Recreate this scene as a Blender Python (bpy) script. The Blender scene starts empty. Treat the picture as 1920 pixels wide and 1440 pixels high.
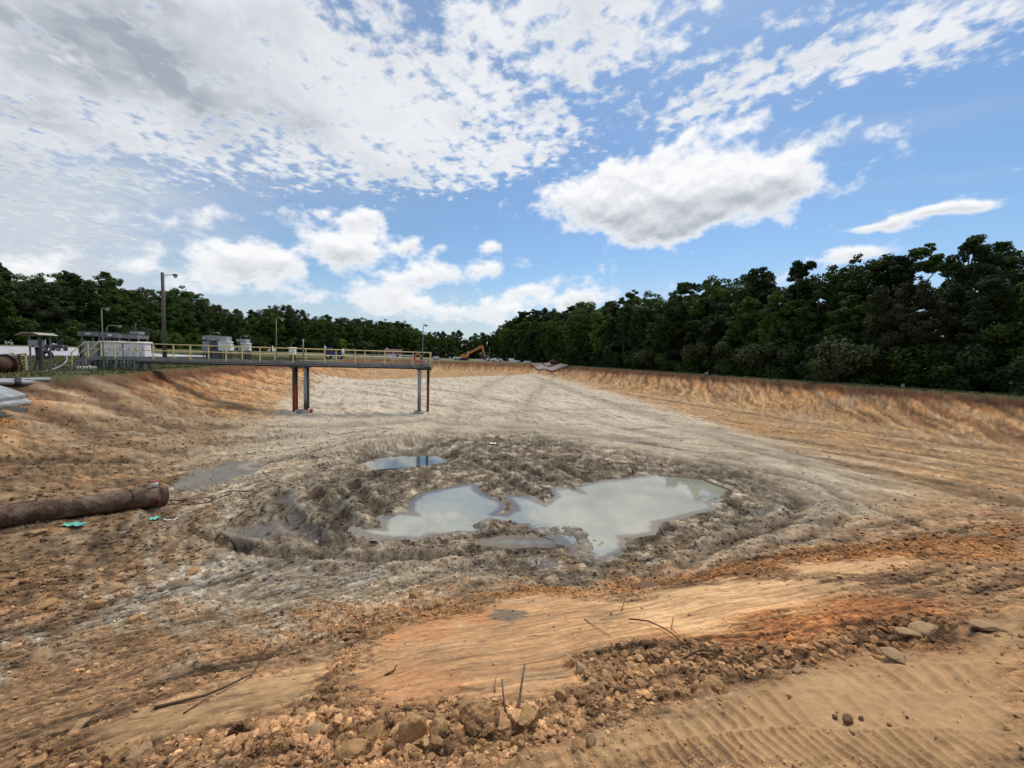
import bpy, bmesh, math, random
import numpy as np
from mathutils import Vector, Matrix

S = bpy.context.scene
COL = S.collection
R = math.radians

# ------------------------------------------------------------------ camera
FPX = 740.0                     # focal length in photo pixels (photo 1920 x 1440)
EYE = 1.9
PITCH = math.atan(50.0 / FPX)
ROLL = math.atan(0.03)
cF = np.array([0, math.cos(PITCH), -math.sin(PITCH)])
cU0 = np.array([0, math.sin(PITCH), math.cos(PITCH)])
cR0 = np.array([1.0, 0, 0])
cR = math.cos(ROLL) * cR0 + math.sin(ROLL) * cU0
cU = -math.sin(ROLL) * cR0 + math.cos(ROLL) * cU0
cam = bpy.data.cameras.new("camera")
cam.sensor_width = 36.0
cam.lens = FPX / 1920.0 * 36.0
cam.clip_start = 0.05
cam.clip_end = 8000
camo = bpy.data.objects.new("camera", cam)
COL.objects.link(camo)
camo.matrix_world = Matrix(((cR[0], cU[0], -cF[0], 0), (cR[1], cU[1], -cF[1], 0), (cR[2], cU[2], -cF[2], EYE), (0, 0, 0, 1)))
S.camera = camo

# ------------------------------------------------------------------ light and sky
SUN_AZ = R(28)                 # measured from +Y towards +X
SUN_EL = R(60)
SUN_STRENGTH = 2.9
SKY_STRENGTH = 0.12
S.view_settings.view_transform = 'Standard'
S.view_settings.look = 'None'
S.view_settings.exposure = 0.1
S.view_settings.gamma = 1.0
sun = bpy.data.lights.new("sun", 'SUN')
sun.energy = SUN_STRENGTH
sun.angle = R(32)
sun.color = (1.0, 0.92, 0.80)
suno = bpy.data.objects.new("sun", sun)
COL.objects.link(suno)
sd_ = Vector((math.sin(SUN_AZ) * math.cos(SUN_EL), math.cos(SUN_AZ) * math.cos(SUN_EL), math.sin(SUN_EL)))
suno.rotation_euler = sd_.to_track_quat('Z', 'Y').to_euler()


def ray(px, py):
    return cF + (px - 960.0) / FPX * cR - (py - 720.0) / FPX * cU


class NT:
    """tiny helper for node trees"""
    def __init__(self, nt):
        self.nt = nt; self.n = nt.nodes; self.l = nt.links

    def node(self, typ, **kw):
        nd = self.n.new(typ)
        for k, v in kw.items():
            setattr(nd, k, v)
        return nd

    def put(self, sock, v):
        if isinstance(v, bpy.types.NodeSocket):
            self.l.new(v, sock)
        elif v is not None:
            sock.default_value = v

    def m(self, op, a, b=None, c=None, clamp=False):
        nd = self.node('ShaderNodeMath', operation=op, use_clamp=clamp)
        self.put(nd.inputs[0], a)
        if b is not None: self.put(nd.inputs[1], b)
        if c is not None: self.put(nd.inputs[2], c)
        return nd.outputs[0]

    def vm(self, op, a, b=None, out=0):
        nd = self.node('ShaderNodeVectorMath', operation=op)
        self.put(nd.inputs[0], a)
        if b is not None:
            self.put(nd.inputs[3 if op == 'SCALE' else 1], b)
        return nd.outputs['Value'] if op in ('DOT_PRODUCT', 'LENGTH') else nd.outputs[0]

    def mr(self, v, a, b, c=0.0, d=1.0, smooth=True):
        nd = self.node('ShaderNodeMapRange', interpolation_type='SMOOTHSTEP' if smooth else 'LINEAR')
        self.put(nd.inputs[0], v)
        for i, q in enumerate((a, b, c, d)):
            self.put(nd.inputs[i + 1], q)
        return nd.outputs[0]

    def noise(self, vec, scale, detail=4, rough=0.5, dist=0.0, dims='3D', lac=2.0):
        nd = self.node('ShaderNodeTexNoise', noise_dimensions=dims)
        if vec is not None: self.put(nd.inputs['Vector'], vec)
        nd.inputs['Scale'].default_value = scale
        nd.inputs['Detail'].default_value = detail
        nd.inputs['Roughness'].default_value = rough
        nd.inputs['Distortion'].default_value = dist
        nd.inputs['Lacunarity'].default_value = lac
        return nd.outputs[0]

    def mix(self, f, a, b, blend='MIX'):
        nd = self.node('ShaderNodeMix', data_type='RGBA', blend_type=blend)
        self.put(nd.inputs[0], f)
        self.put(nd.inputs[6], a if isinstance(a, bpy.types.NodeSocket) else (*a, 1)[:4])
        self.put(nd.inputs[7], b if isinstance(b, bpy.types.NodeSocket) else (*b, 1)[:4])
        return nd.outputs[2]

    def comb(self, x, y, z):
        nd = self.node('ShaderNodeCombineXYZ')
        for i, q in enumerate((x, y, z)):
            self.put(nd.inputs[i], q)
        return nd.outputs[0]


def build_world():
    w = bpy.data.worlds.new("World")
    S.world = w
    w.use_nodes = True
    w.node_tree.nodes.clear()
    t = NT(w.node_tree)
    out = t.node('ShaderNodeOutputWorld')
    bg = t.node('ShaderNodeBackground')
    bg.inputs[1].default_value = SKY_STRENGTH
    t.l.new(bg.outputs[0], out.inputs[0])
    sky = t.node('ShaderNodeTexSky')
    sky.sky_type = 'NISHITA'
    sky.sun_disc = False
    sky.sun_elevation = SUN_EL
    sky.sun_rotation = SUN_AZ
    sky.air_density = 1.0
    sky.dust_density = 0.6
    sky.ozone_density = 2.0
    tc = t.node('ShaderNodeTexCoord')
    D = t.vm('NORMALIZE', tc.outputs['Generated'])
    sp = t.node('ShaderNodeSeparateXYZ')
    t.l.new(D, sp.inputs[0])
    x, y, z = sp.outputs
    A = t.m('ARCTAN2', x, y)
    E = t.m('ARCSINE', z)
    AE1 = t.comb(A, E, 1.0)

    def ae(px, py):
        d = ray(px, py); d = d / np.linalg.norm(d)
        return np.array([math.atan2(d[0], d[1]), math.asin(d[2])])

    def lobe(px, py, wx, wy, rot=0.0, amp=1.0, p=1.0):
        """soft elliptical patch of the sky round the direction of a photo point"""
        c = ae(px, py)
        J = np.column_stack(((ae(px + 5, py) - c) / 5, (ae(px, py + 5) - c) / 5))
        Ji = np.linalg.inv(J)
        a = R(rot)
        Rm = np.array([[math.cos(a), math.sin(a)], [-math.sin(a), math.cos(a)]])
        M = np.diag([1 / wx, 1 / wy]) @ Rm @ Ji
        k = -M @ c
        X = t.vm('DOT_PRODUCT', AE1, (M[0, 0], M[0, 1], k[0]))
        Y = t.vm('DOT_PRODUCT', AE1, (M[1, 0], M[1, 1], k[1]))
        r2 = t.m('MULTIPLY_ADD', Y, Y, t.m('MULTIPLY', X, X))
        if p != 1.0:
            r2 = t.m('POWER', r2, p)
        e = t.m('EXPONENT', t.m('MULTIPLY', r2, -1.0))
        return t.m('MULTIPLY', e, amp), Y

    def add(*v):
        r = v[0]
        for q in v[1:]:
            r = t.m('ADD', r, q)
        return r

    # cloud plane coordinates
    zz = t.m('MAXIMUM', t.m('ADD', z, 0.06), 0.02)
    P = t.comb(t.m('DIVIDE', x, zz), t.m('DIVIDE', y, zz), 0.0)
    mp = t.node('ShaderNodeMapping'); t.l.new(P, mp.inputs[0])
    mp.inputs['Rotation'].default_value = (0, 0, R(35))
    mp.inputs['Scale'].default_value = (1.0, 1.0, 1.0)
    Pr = mp.outputs[0]

    # ---- layer 1: dappled sheet
    L = [lobe(200, 60, 600, 250, 0, 0.98, 1.5), lobe(640, 240, 330, 120, 14, 0.62), lobe(930, 130, 330, 190, -20, 0.74, 1.4),
         lobe(1240, 60, 260, 120, 0, 0.46), lobe(1500, 140, 330, 50, -22, 0.56), lobe(1800, 50, 280, 85, -22, 0.68),
         lobe(950, 310, 160, 45, -22, 0.42), lobe(300, 300, 420, 60, 4, 0.45), lobe(1310, 190, 130, 34, -25, 0.40),
         lobe(120, 420, 260, 120, 0, 0.34)]
    cov = add(*[q[0] for q in L])
    gap = add(lobe(250, 305, 150, 18, 5, 0.45)[0], lobe(60, 45, 60, 20, 20, 0.25)[0], lobe(700, 395, 330, 22, 0, 0.4)[0],
              lobe(1350, 60, 60, 60, 0, 0.22)[0])
    cov = t.m('SUBTRACT', t.m('MINIMUM', cov, 1.1), gap)
    cov = t.m('ADD', cov, t.mr(y, .25, -.5, 0.0, .62))          # unseen broken cloud added overhead and behind, as neutral fill light
    nbig = t.noise(Pr, 1.3, 3, 0.5)
    n1 = t.noise(Pr, 7.2, 7, 0.56, 0.2)
    n2 = t.noise(Pr, 17.0, 5, 0.55, 0.15)
    nn = add(t.m('MULTIPLY', nbig, 0.35), t.m('MULTIPLY', n1, 0.64), t.m('MULTIPLY', n2, 0.80))
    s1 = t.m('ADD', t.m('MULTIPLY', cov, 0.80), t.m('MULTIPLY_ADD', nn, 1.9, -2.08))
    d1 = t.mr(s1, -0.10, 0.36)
    # thickness shading of the sheet
    th = t.mr(s1, -0.25, 0.65)
    dark_lobe = add(lobe(310, 110, 330, 110, 25, 0.66)[0], lobe(450, 180, 200, 80, 20, 0.30)[0], lobe(60, 380, 300, 110, 0, 0.7)[0], lobe(60, 150, 260, 200, 0, 0.3)[0])
    nm = t.noise(Pr, 2.6, 5, 0.55)
    g1 = t.m('MULTIPLY', th, t.m('ADD', t.m('MULTIPLY', dark_lobe, t.mr(nm, 0.3, 0.7, 0.65, 1.1)), t.mr(nm, 0.42, 0.70, 0.02, 0.38)), clamp=True)
    col1 = t.mix(g1, (0.92, 0.94, 0.97), (0.40, 0.44, 0.50))

    # ---- layer 2: cumulus with flat grey bases
    ACx = t.m('MULTIPLY', A, 1.0)
    Q = t.comb(ACx, t.m('MULTIPLY', E, 1.5), 0.37)
    cum = [(1300, 352, 205, 66, -7, 1.05), (1180, 385, 130, 70, 0, 0.8), (1430, 340, 110, 60, -10, 0.6), (1240, 440, 100, 30, -15, 0.6),
           (1400, 228, 66, 22, -30, 0.42), (1240, 300, 80, 30, -35, 0.15),
           (660, 405, 85, 32, 0, 0.85), (660, 475, 100, 38, 5, 0.84), (440, 495, 140, 36, 0, 0.80), (390, 405, 120, 24, 0, 0.62),
           (850, 515, 120, 26, -6, 0.74), (600, 545, 330, 30, 0, 0.34), (920, 462, 38, 15, -10, 0.7), (825, 465, 26, 12, 0, 0.6), (770, 455, 45, 14, -25, 0.5),
           (985, 545, 60, 16, -8, 0.75), (1085, 565, 60, 16, -5, 0.85), (880, 580, 200, 26, 0, 0.6),
           (1600, 432, 60, 10, -5, 0.6), (1700, 408, 80, 12, -18, 0.66), (1820, 388, 90, 13, -5, 0.70), (1615, 474, 70, 18, -8, 1.0),
           (60, 500, 200, 40, 0, 0.35), (160, 400, 120, 22, 0, 0.4)]
    cs = []; ys = []
    for a in cum:
        e, Y = lobe(*a)
        cs.append(e); ys.append(t.m('MULTIPLY', e, Y))
    csum = add(*cs); ysum = add(*ys)
    yrel = t.m('DIVIDE', ysum, t.m('ADD', csum, 0.05))      # > 0 below a cloud's middle
    q1 = t.noise(Q, 9.0, 8, 0.55, 0.15)
    q2 = t.noise(t.vm('ADD', Q, (0.0, 0.022, 0.0)), 9.0, 8, 0.55, 0.15)
    q3 = t.noise(Q, 34.0, 5, 0.55)
    qn = add(q1, t.m('MULTIPLY', t.m('SUBTRACT', q3, .5), 0.34), 0.11)
    s2 = t.m('ADD', t.m('MULTIPLY', csum, 0.72), t.m('SUBTRACT', t.m('MULTIPLY', qn, 1.45), 1.14))
    d2 = t.mr(s2, -0.07, 0.26)
    core = t.mr(s2, 0.02, 0.5)
    shade = add(t.mr(yrel, -0.45, 0.7, 0.04, 0.95), t.m('MULTIPLY', t.m('SUBTRACT', q2, q1), 2.6))
    g2 = t.m('MULTIPLY', core, shade, clamp=True)
    col2 = t.mix(g2, (0.97, 0.97, 0.98), (0.46, 0.50, 0.56))

    # ---- thin veil
    veil = add(lobe(60, 430, 430, 190, 0, 0.95)[0], lobe(700, 610, 900, 60, 0, 0.75)[0], lobe(500, 200, 500, 260, 0, 0.35)[0],
               t.m('MULTIPLY', lobe(1650, 240, 320, 22, -9, 0.16)[0], 1.0), lobe(1750, 340, 300, 16, -6, 0.10)[0])
    vn = t.noise(t.comb(t.m('MULTIPLY', A, 1.6), t.m('MULTIPLY', E, 6.0), 0.1), 3.0, 6, 0.6, 0.4)
    veil = t.m('MULTIPLY', veil, t.mr(vn, 0.2, 0.75, 0.45, 1.15), clamp=True)
    colv = (0.60, 0.66, 0.74)

    # the sky itself, in units of final brightness / strength
    skc = t.mix(1.0, sky.outputs[0], (0.72, 0.87, 0.95), 'MULTIPLY')
    k = 1.0 / SKY_STRENGTH

    def sc(c, f):
        nd = t.vm('SCALE', c, f)
        return nd
    c = t.mix(veil, skc, tuple(q * k * 0.92 for q in colv))
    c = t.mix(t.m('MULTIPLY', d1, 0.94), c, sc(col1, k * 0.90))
    c = t.mix(t.m('MULTIPLY', d2, 0.97), c, sc(col2, k * 0.95))
    t.put(bg.inputs[0], c)
    w.cycles.sampling_method = 'MANUAL'
    w.cycles.sample_map_resolution = 1024


build_world()

# ------------------------------------------------------------------ numeric noise
def _h(ix, iy, seed):
    a = (ix.astype(np.int64) * 374761393 + iy.astype(np.int64) * 668265263 + seed * 1442695041) & 0xFFFFFFFF
    a = ((a ^ (a >> 13)) * 1274126177) & 0xFFFFFFFF
    a = ((a ^ (a >> 16)) * 2246822519) & 0xFFFFFFFF
    return (a ^ (a >> 15)) & 0xFFFFFFFF


def perlin(x, y, seed=0):
    x0 = np.floor(x); y0 = np.floor(y)
    fx = x - x0; fy = y - y0
    ux = fx * fx * fx * (fx * (fx * 6 - 15) + 10); uy = fy * fy * fy * (fy * (fy * 6 - 15) + 10)

    def g(i, j):
        a = _h(x0 + i, y0 + j, seed) * (2 * math.pi / 4294967296.0)
        return np.cos(a) * (fx - i) + np.sin(a) * (fy - j)
    n00 = g(0, 0); n10 = g(1, 0); n01 = g(0, 1); n11 = g(1, 1)
    return ((n00 * (1 - ux) + n10 * ux) * (1 - uy) + (n01 * (1 - ux) + n11 * ux) * uy) * 1.45


def fbm(x, y, seed=0, oct=4, gain=0.5, lac=2.03):
    r = 0; a = 1.0; n = 0
    for i in range(oct):
        r = r + a * perlin(x, y, seed + i * 17); n += a
        x = x * lac + 3.7; y = y * lac + 1.3; a *= gain
    return r / n * 1.3


def ridged(x, y, seed=0, oct=3):
    r = 0; a = 1.0; n = 0
    for i in range(oct):
        r = r + a * (1 - 2.2 * np.abs(perlin(x, y, seed + i * 29))); n += a
        x = x * 2.1 + 5.1; y = y * 2.1 + 9.2; a *= 0.5
    return r / n


def clods(x, y, cell, seed, dens=0.6):
    """rounded lumps sitting on the surface, height about half a cell"""
    gx = x / cell; gy = y / cell
    x0 = np.floor(gx); y0 = np.floor(gy)
    best = np.zeros_like(gx)
    for i in (-1, 0, 1):
        for j in (-1, 0, 1):
            h = _h(x0 + i, y0 + j, seed); h2 = _h(x0 + i, y0 + j, seed + 7); h3 = _h(x0 + i, y0 + j, seed + 13)
            cx = x0 + i + 0.2 + 0.6 * (h / 4294967296.0); cy = y0 + j + 0.2 + 0.6 * (h2 / 4294967296.0)
            q = h3 / 4294967296.0
            rad = np.where(q < dens, 0.22 + 0.45 * (q / max(dens, 1e-3)) ** 1.5, 0.0)
            an = h * 3e-9
            dx = gx - cx; dy = gy - cy
            ex = dx * np.cos(an) + dy * np.sin(an); ey = (-dx * np.sin(an) + dy * np.cos(an)) * 1.5
            # angular blocks: mix of round and square distance
            dd = np.maximum(np.maximum(np.abs(ex), np.abs(ey)), np.abs(ex * .6 + ey * .8) * 1.05)
            dd = np.maximum(dd, np.abs(ex * .75 - ey * .66) * 1.1)
            t = np.clip(1 - dd / np.maximum(rad, 1e-3), 0, 1)
            ta = h2 * 2e-9
            tilt = (dx * np.cos(ta) + dy * np.sin(ta)) / np.maximum(rad, 1e-3)
            hh = rad * np.minimum(t * 2.6, np.clip(.62 + .38 * tilt, .1, 1.1))
            best = np.where(rad > 0, np.maximum(best, hh), best)
    return best * cell


def sm(a, b, x):
    t = np.clip((x - a) / (b - a), 0, 1)
    return t * t * (3 - 2 * t)


# ------------------------------------------------------------------ terrain base
SN, CS = math.sin(R(15)), math.cos(R(15))
FLOOR = -3.4


def to_uv(X, Y):
    return -X * SN + Y * CS, X * CS + Y * SN


def from_uv(u, v):
    return v * CS - u * SN, v * SN + u * CS


LEFT_TREES = np.array([(-128, 20), (-118, 60), (-108, 82), (-106, 101), (-110, 143), (-90, 185), (-60, 245), (-30, 285), (5, 285)], float)


def poly_dist(px, py, pts, closed=False):
    d = np.full(px.shape, 1e9)
    n = len(pts)
    for i in range(n if closed else n - 1):
        ax, ay = pts[i]; bx, by = pts[(i + 1) % n]
        ex, ey = bx - ax, by - ay
        t = np.clip(((px - ax) * ex + (py - ay) * ey) / (ex * ex + ey * ey + 1e-9), 0, 1)
        d = np.minimum(d, np.hypot(px - ax - t * ex, py - ay - t * ey))
    return d


def poly_dist_len(px, py, pts):
    d = np.full(px.shape, 1e9); al = np.zeros(px.shape); L0 = 0.0
    for i in range(len(pts) - 1):
        ax, ay = pts[i]; bx, by = pts[i + 1]
        ex, ey = bx - ax, by - ay; L = math.hypot(ex, ey)
        t = np.clip(((px - ax) * ex + (py - ay) * ey) / (L * L + 1e-9), 0, 1)
        q = np.hypot(px - ax - t * ex, py - ay - t * ey)
        m = q < d
        d = np.where(m, q, d); al = np.where(m, L0 + t * L, al); L0 += L
    return d, al


def poly_sd(px, py, pts):
    """signed distance, negative inside"""
    pts = np.asarray(pts, float)
    d = poly_dist(px, py, pts, True)
    ins = np.zeros(px.shape, bool)
    n = len(pts)
    for i in range(n):
        ax, ay = pts[i]; bx, by = pts[(i + 1) % n]
        if ay == by: continue
        c = ((ay > py) != (by > py)) & (px < (bx - ax) * (py - ay) / (by - ay) + ax)
        ins ^= c
    return np.where(ins, -d, d)


def rim_dists(X, Y):
    u, v = to_uv(X, Y)
    w = 0.9 * perlin(u * 0.11, v * 0.11, 5) + 0.35 * perlin(u * 0.5, v * 0.5, 6)
    vl = np.interp(u, [0, 20, 50, 105, 150, 180], [-16, -17.8, -20.0, -19.0, -9.0, -2])
    dl = v - vl + w
    dr = 46.3 - v + w * 0.5
    df = 142 - Y + w
    dn = u + 0.5 * (w * 0.3)
    return dl, dr, df, dn, u, v


def base_height(X, Y):
    dl, dr, df, dn, u, v = rim_dists(X, Y)
    hl = np.interp(dl, [-3, 0, .5, 4, 7, 10, 14], [3.4, 3.4, 3.0, 1.35, .55, .12, 0])
    hr = np.interp(dr, [-1, 0, .5, 4, 7.5, 10.5, 15], [3.4, 3.4, 3.0, 1.45, .55, .16, 0])
    hf = np.interp(df, [-1, 0, .5, 5, 9], [3.4, 3.4, 3.0, 0.4, 0])
    hn = np.interp(dn, [-6, -1, 0.6, 2, 8.0, 9.5, 12], [3.7, 3.7, 3.35, 2.75, .42, .14, 0])
    H = (hl ** 4 + hr ** 4 + hf ** 4 + hn ** 4) ** 0.25
    cap = np.maximum(np.maximum(hl, hr), np.maximum(hf, hn))
    H = np.minimum(H, np.maximum(cap, 3.4))
    z = H + FLOOR
    # ground behind the right rim falls towards the wood
    z = z - 1.6 * sm(49.0, 56.0, v) * (u > -40)
    # the yard on the left rises gently to the wood
    dt = poly_dist(X, Y, LEFT_TREES)
    leftside = sm(2, -12, dl) if not np.isscalar(dl) else 1
    z = z + 1.35 * sm(52, 8, dt) * leftside
    return z


def hit(px, py, zoff=0.0, tmax=400):
    """world point where the ray of a photo point meets the base terrain"""
    d = ray(px, py)
    t = np.geomspace(1.0, tmax, 4000)
    X = d[0] * t; Y = d[1] * t; Z = EYE + d[2] * t
    H = base_height(X, Y) + zoff
    b = np.nonzero(Z < H)[0]
    i = b[0] if len(b) else len(t) - 1
    return np.array([X[i], Y[i], H[i]])


def wp(pts, zoff=0.0):
    return np.array([hit(a, b, zoff)[:2] for a, b in pts])


def onplane(px, py, z):
    d = ray(px, py); t = (z - EYE) / d[2]
    return np.array([d[0] * t, d[1] * t])


# ------------------------------------------------------------------ puddles and zones, traced on the ground
WZ = FLOOR - 0.10
WZS = (WZ, FLOOR - 0.70, WZ - 0.012)
PUD_MAIN = [(1085, 914), (1140, 903), (1191, 897), (1232, 892), (1272, 894), (1319, 900), (1366, 919), (1360, 931), (1322, 942), (1335, 953),
            (1297, 961), (1272, 969), (1226, 978), (1221, 997), (1197, 1003), (1160, 1005), (1165, 1014), (1160, 1026),
            (1150, 1040), (1122, 1052), (1090, 1042), (1072, 1024), (1057, 1009), (1040, 1001), (997, 990), (960, 979), (935, 975), (917, 973), (896, 984),
            (905, 994), (877, 999), (812, 1000), (786, 1008), (734, 1007), (698, 1003), (676, 992), (724, 994), (726, 982), (724, 972),
            (750, 964), (786, 967), (773, 956), (776, 943), (794, 928), (825, 920), (865, 912), (885, 909), (891, 922), (911, 933), (937, 943),
            (940, 951), (922, 965), (948, 968), (974, 956), (969, 946), (953, 931), (991, 934), (1022, 950), (1050, 931), (1041, 919), (1063, 917), (1098, 926)]
PUD_BACK = [(703, 880), (688, 870), (721, 857), (750, 851), (800, 852), (833, 865), (812, 872), (773, 877), (734, 883), (716, 886)]
PUD_STRIP = [(905, 1018), (943, 1010), (1000, 1012), (1054, 1013), (1026, 1021), (995, 1021), (956, 1023)]
puds = [np.array([onplane(a, b, w) for a, b in P]) for P, w in zip((PUD_MAIN, PUD_BACK, PUD_STRIP), WZS)]

Z_GREY = wp([(600, 700), (1000, 699), (1060, 712), (1170, 742), (1280, 775), (1400, 812), (1560, 862), (1720, 935), (1640, 985), (1450, 1030), (1250, 1062), (1100, 1085),
             (1000, 1095), (800, 1130), (640, 1160), (480, 1170), (300, 1180), (150, 1215), (70, 1185), (230, 1090), (390, 1020), (360, 950), (360, 880), (440, 820), (500, 775), (560, 740)])
Z_MUD = wp([(700, 825), (830, 815), (1000, 812), (1180, 850), (1400, 880), (1500, 930), (1480, 980), (1330, 1010), (1200, 1050), (1000, 1065), (760, 1040), (600, 1035),
            (470, 1020), (500, 960), (600, 900), (650, 850)])
Z_SCRAPE = wp([(655, 1290), (700, 1195), (830, 1150), (1000, 1118), (1200, 1125), (1320, 1150), (1340, 1185), (1130, 1215), (1060, 1240), (1090, 1285), (1000, 1318), (735, 1325)])
Z_CREAM = wp([(1170, 1130), (1290, 1095), (1420, 1085), (1600, 1100), (1590, 1122), (1450, 1150), (1380, 1180), (1290, 1188), (1180, 1160)])
Z_CREAM2 = wp([(1460, 1060), (1600, 1050), (1720, 1045), (1740, 1055), (1600, 1075), (1500, 1085)])
Z_ORANGE = wp([(1250, 1150), (1500, 1110), (1750, 1130), (1790, 1160), (1600, 1215), (1400, 1225), (1240, 1200)])
Z_CLEAT = wp([(980, 1440), (1120, 1400), (1300, 1330), (1480, 1260), (1640, 1225), (1780, 1215), (1915, 1150), (1919, 1439), (1400, 1439)])
Z_SMOOTHL = wp([(160, 1375), (400, 1300), (580, 1240), (640, 1210), (615, 1260), (570, 1310), (440, 1350), (300, 1385), (190, 1395)])
Z_PALE = wp([(150, 1168), (225, 1110), (290, 1085), (420, 1035), (700, 1050), (760, 1090), (560, 1110), (420, 1120), (300, 1110), (240, 1165), (190, 1172)])
Z_WET = [wp(p) for p in ([(400, 1008), (430, 988), (500, 978), (570, 985), (560, 1005), (480, 1018)], [(325, 905), (360, 885), (420, 868), (485, 865), (480, 885), (400, 910), (345, 918)],
                         [(530, 922), (548, 924), (566, 960), (588, 990), (640, 1000), (600, 1008), (570, 1000), (545, 960)], [(600, 918), (632, 920), (650, 940), (668, 985), (690, 998), (640, 985), (618, 950)],
                         [(1405, 948), (1440, 942), (1475, 958), (1430, 966)], [(985, 1040), (1030, 1032), (1060, 1045), (1010, 1050)],
                         [(892, 1150), (930, 1138), (985, 1140), (1000, 1150), (960, 1165), (910, 1162)])]
Z_RUBBLE = wp([(0, 1375), (120, 1400), (300, 1400), (480, 1360), (560, 1330), (640, 1190), (690, 1180), (660, 1300), (760, 1330), (1000, 1325), (1090, 1290), (1080, 1225), (1200, 1205),
               (1330, 1215), (1480, 1215), (1700, 1160), (1800, 1170), (1760, 1215), (1560, 1240), (1330, 1290), (1150, 1360), (1000, 1410), (960, 1439), (0, 1439)])
Z_BAND = wp([(480, 1150), (640, 1130), (800, 1125), (1000, 1090), (1150, 1055), (1400, 1040), (1700, 1005), (1919, 985), (1919, 1050), (1700, 1060), (1450, 1080), (1200, 1100), (1050, 1115), (850, 1150), (700, 1190), (560, 1230)])
Z_POND = wp([(-60, 667), (0, 666), (90, 664), (150, 663), (280, 664.5), (395, 667.5), (400, 669), (300, 669.5), (150, 668), (0, 671), (-60, 672)])
POND_TOP = np.array([hit(a, b)[:2] for a, b in ((-200, 645), (60, 650), (150, 652), (290, 663), (390, 667))])
POND = np.vstack([wp([(-200, 668), (0, 667), (150, 667), (290, 669), (395, 669.5)]), POND_TOP[::-1]])


RUTS = [([(1180, 850), (1350, 880), (1450, 910), (1500, 940), (1480, 975), (1400, 1000), (1290, 1040)], .20, .10), ([(1210, 838), (1400, 868), (1560, 920), (1600, 960), (1500, 1010), (1380, 1040)], .18, .08),
        ([(1440, 885), (1527, 913), (1676, 969), (1800, 1000)], .14, .07), ([(1600, 870), (1750, 915), (1919, 960)], .16, .05), ([(1480, 862), (1640, 925), (1800, 965), (1919, 985)], .14, .05),
        ([(870, 850), (940, 890), (1030, 948)], .16, .12), ([(905, 838), (990, 880), (1085, 924)], .16, .12), ([(960, 830), (1040, 870), (1115, 908)], .15, .10), ([(1000, 825), (1090, 850), (1190, 890)], .15, .08),
        ([(480, 875), (560, 850), (680, 820), (770, 812)], .20, .07), ([(560, 900), (620, 868), (700, 838), (800, 828), (870, 845)], .20, .10), ([(600, 905), (680, 890), (780, 893), (860, 900)], .16, .09),
        ([(520, 925), (545, 960), (575, 1000), (640, 1022)], .20, .14), ([(585, 915), (615, 945), (650, 985), (700, 1010)], .20, .15), ([(655, 905), (690, 935), (725, 970)], .18, .13),
        ([(330, 1000), (480, 1035), (640, 1042), (800, 1034), (900, 1026)], .16, .08), ([(250, 930), (320, 975), (430, 1020), (560, 1052)], .16, .05),
        ([(1000, 705), (1100, 740), (1300, 800), (1500, 852), (1700, 900), (1919, 945)], .30, .06), ([(1010, 713), (1180, 770), (1400, 840), (1640, 905)], .28, .06), ([(500, 800), (800, 792), (1000, 802), (1200, 830), (1400, 862)], .30, .06),
        ([(400, 830), (620, 802), (820, 786), (1000, 770), (1200, 765)], .30, .05), ([(600, 760), (760, 750), (900, 770), (1100, 812)], .30, .05), ([(700, 722), (860, 735), (1040, 770), (1250, 820)], .35, .05), ([(960, 700), (900, 730), (860, 770), (830, 812)], .35, .04),
        ([(1040, 702), (1010, 730), (980, 770), (960, 810)], .35, .04), ([(100, 712), (156, 729), (198, 750), (247, 779), (318, 797), (420, 800)], .28, .08), ([(60, 760), (140, 800), (240, 840), (340, 850)], .22, .06),
        ([(230, 720), (300, 760), (380, 790), (480, 800)], .25, .04), ([(1150, 735), (1400, 775), (1650, 815), (1919, 850)], .25, .06), ([(1300, 800), (1550, 835), (1800, 880), (1919, 905)], .25, .06)]
RUTW = [(wp(p), w, d) for p, w, d in RUTS]
GRAIN_A = 44.0


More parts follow.
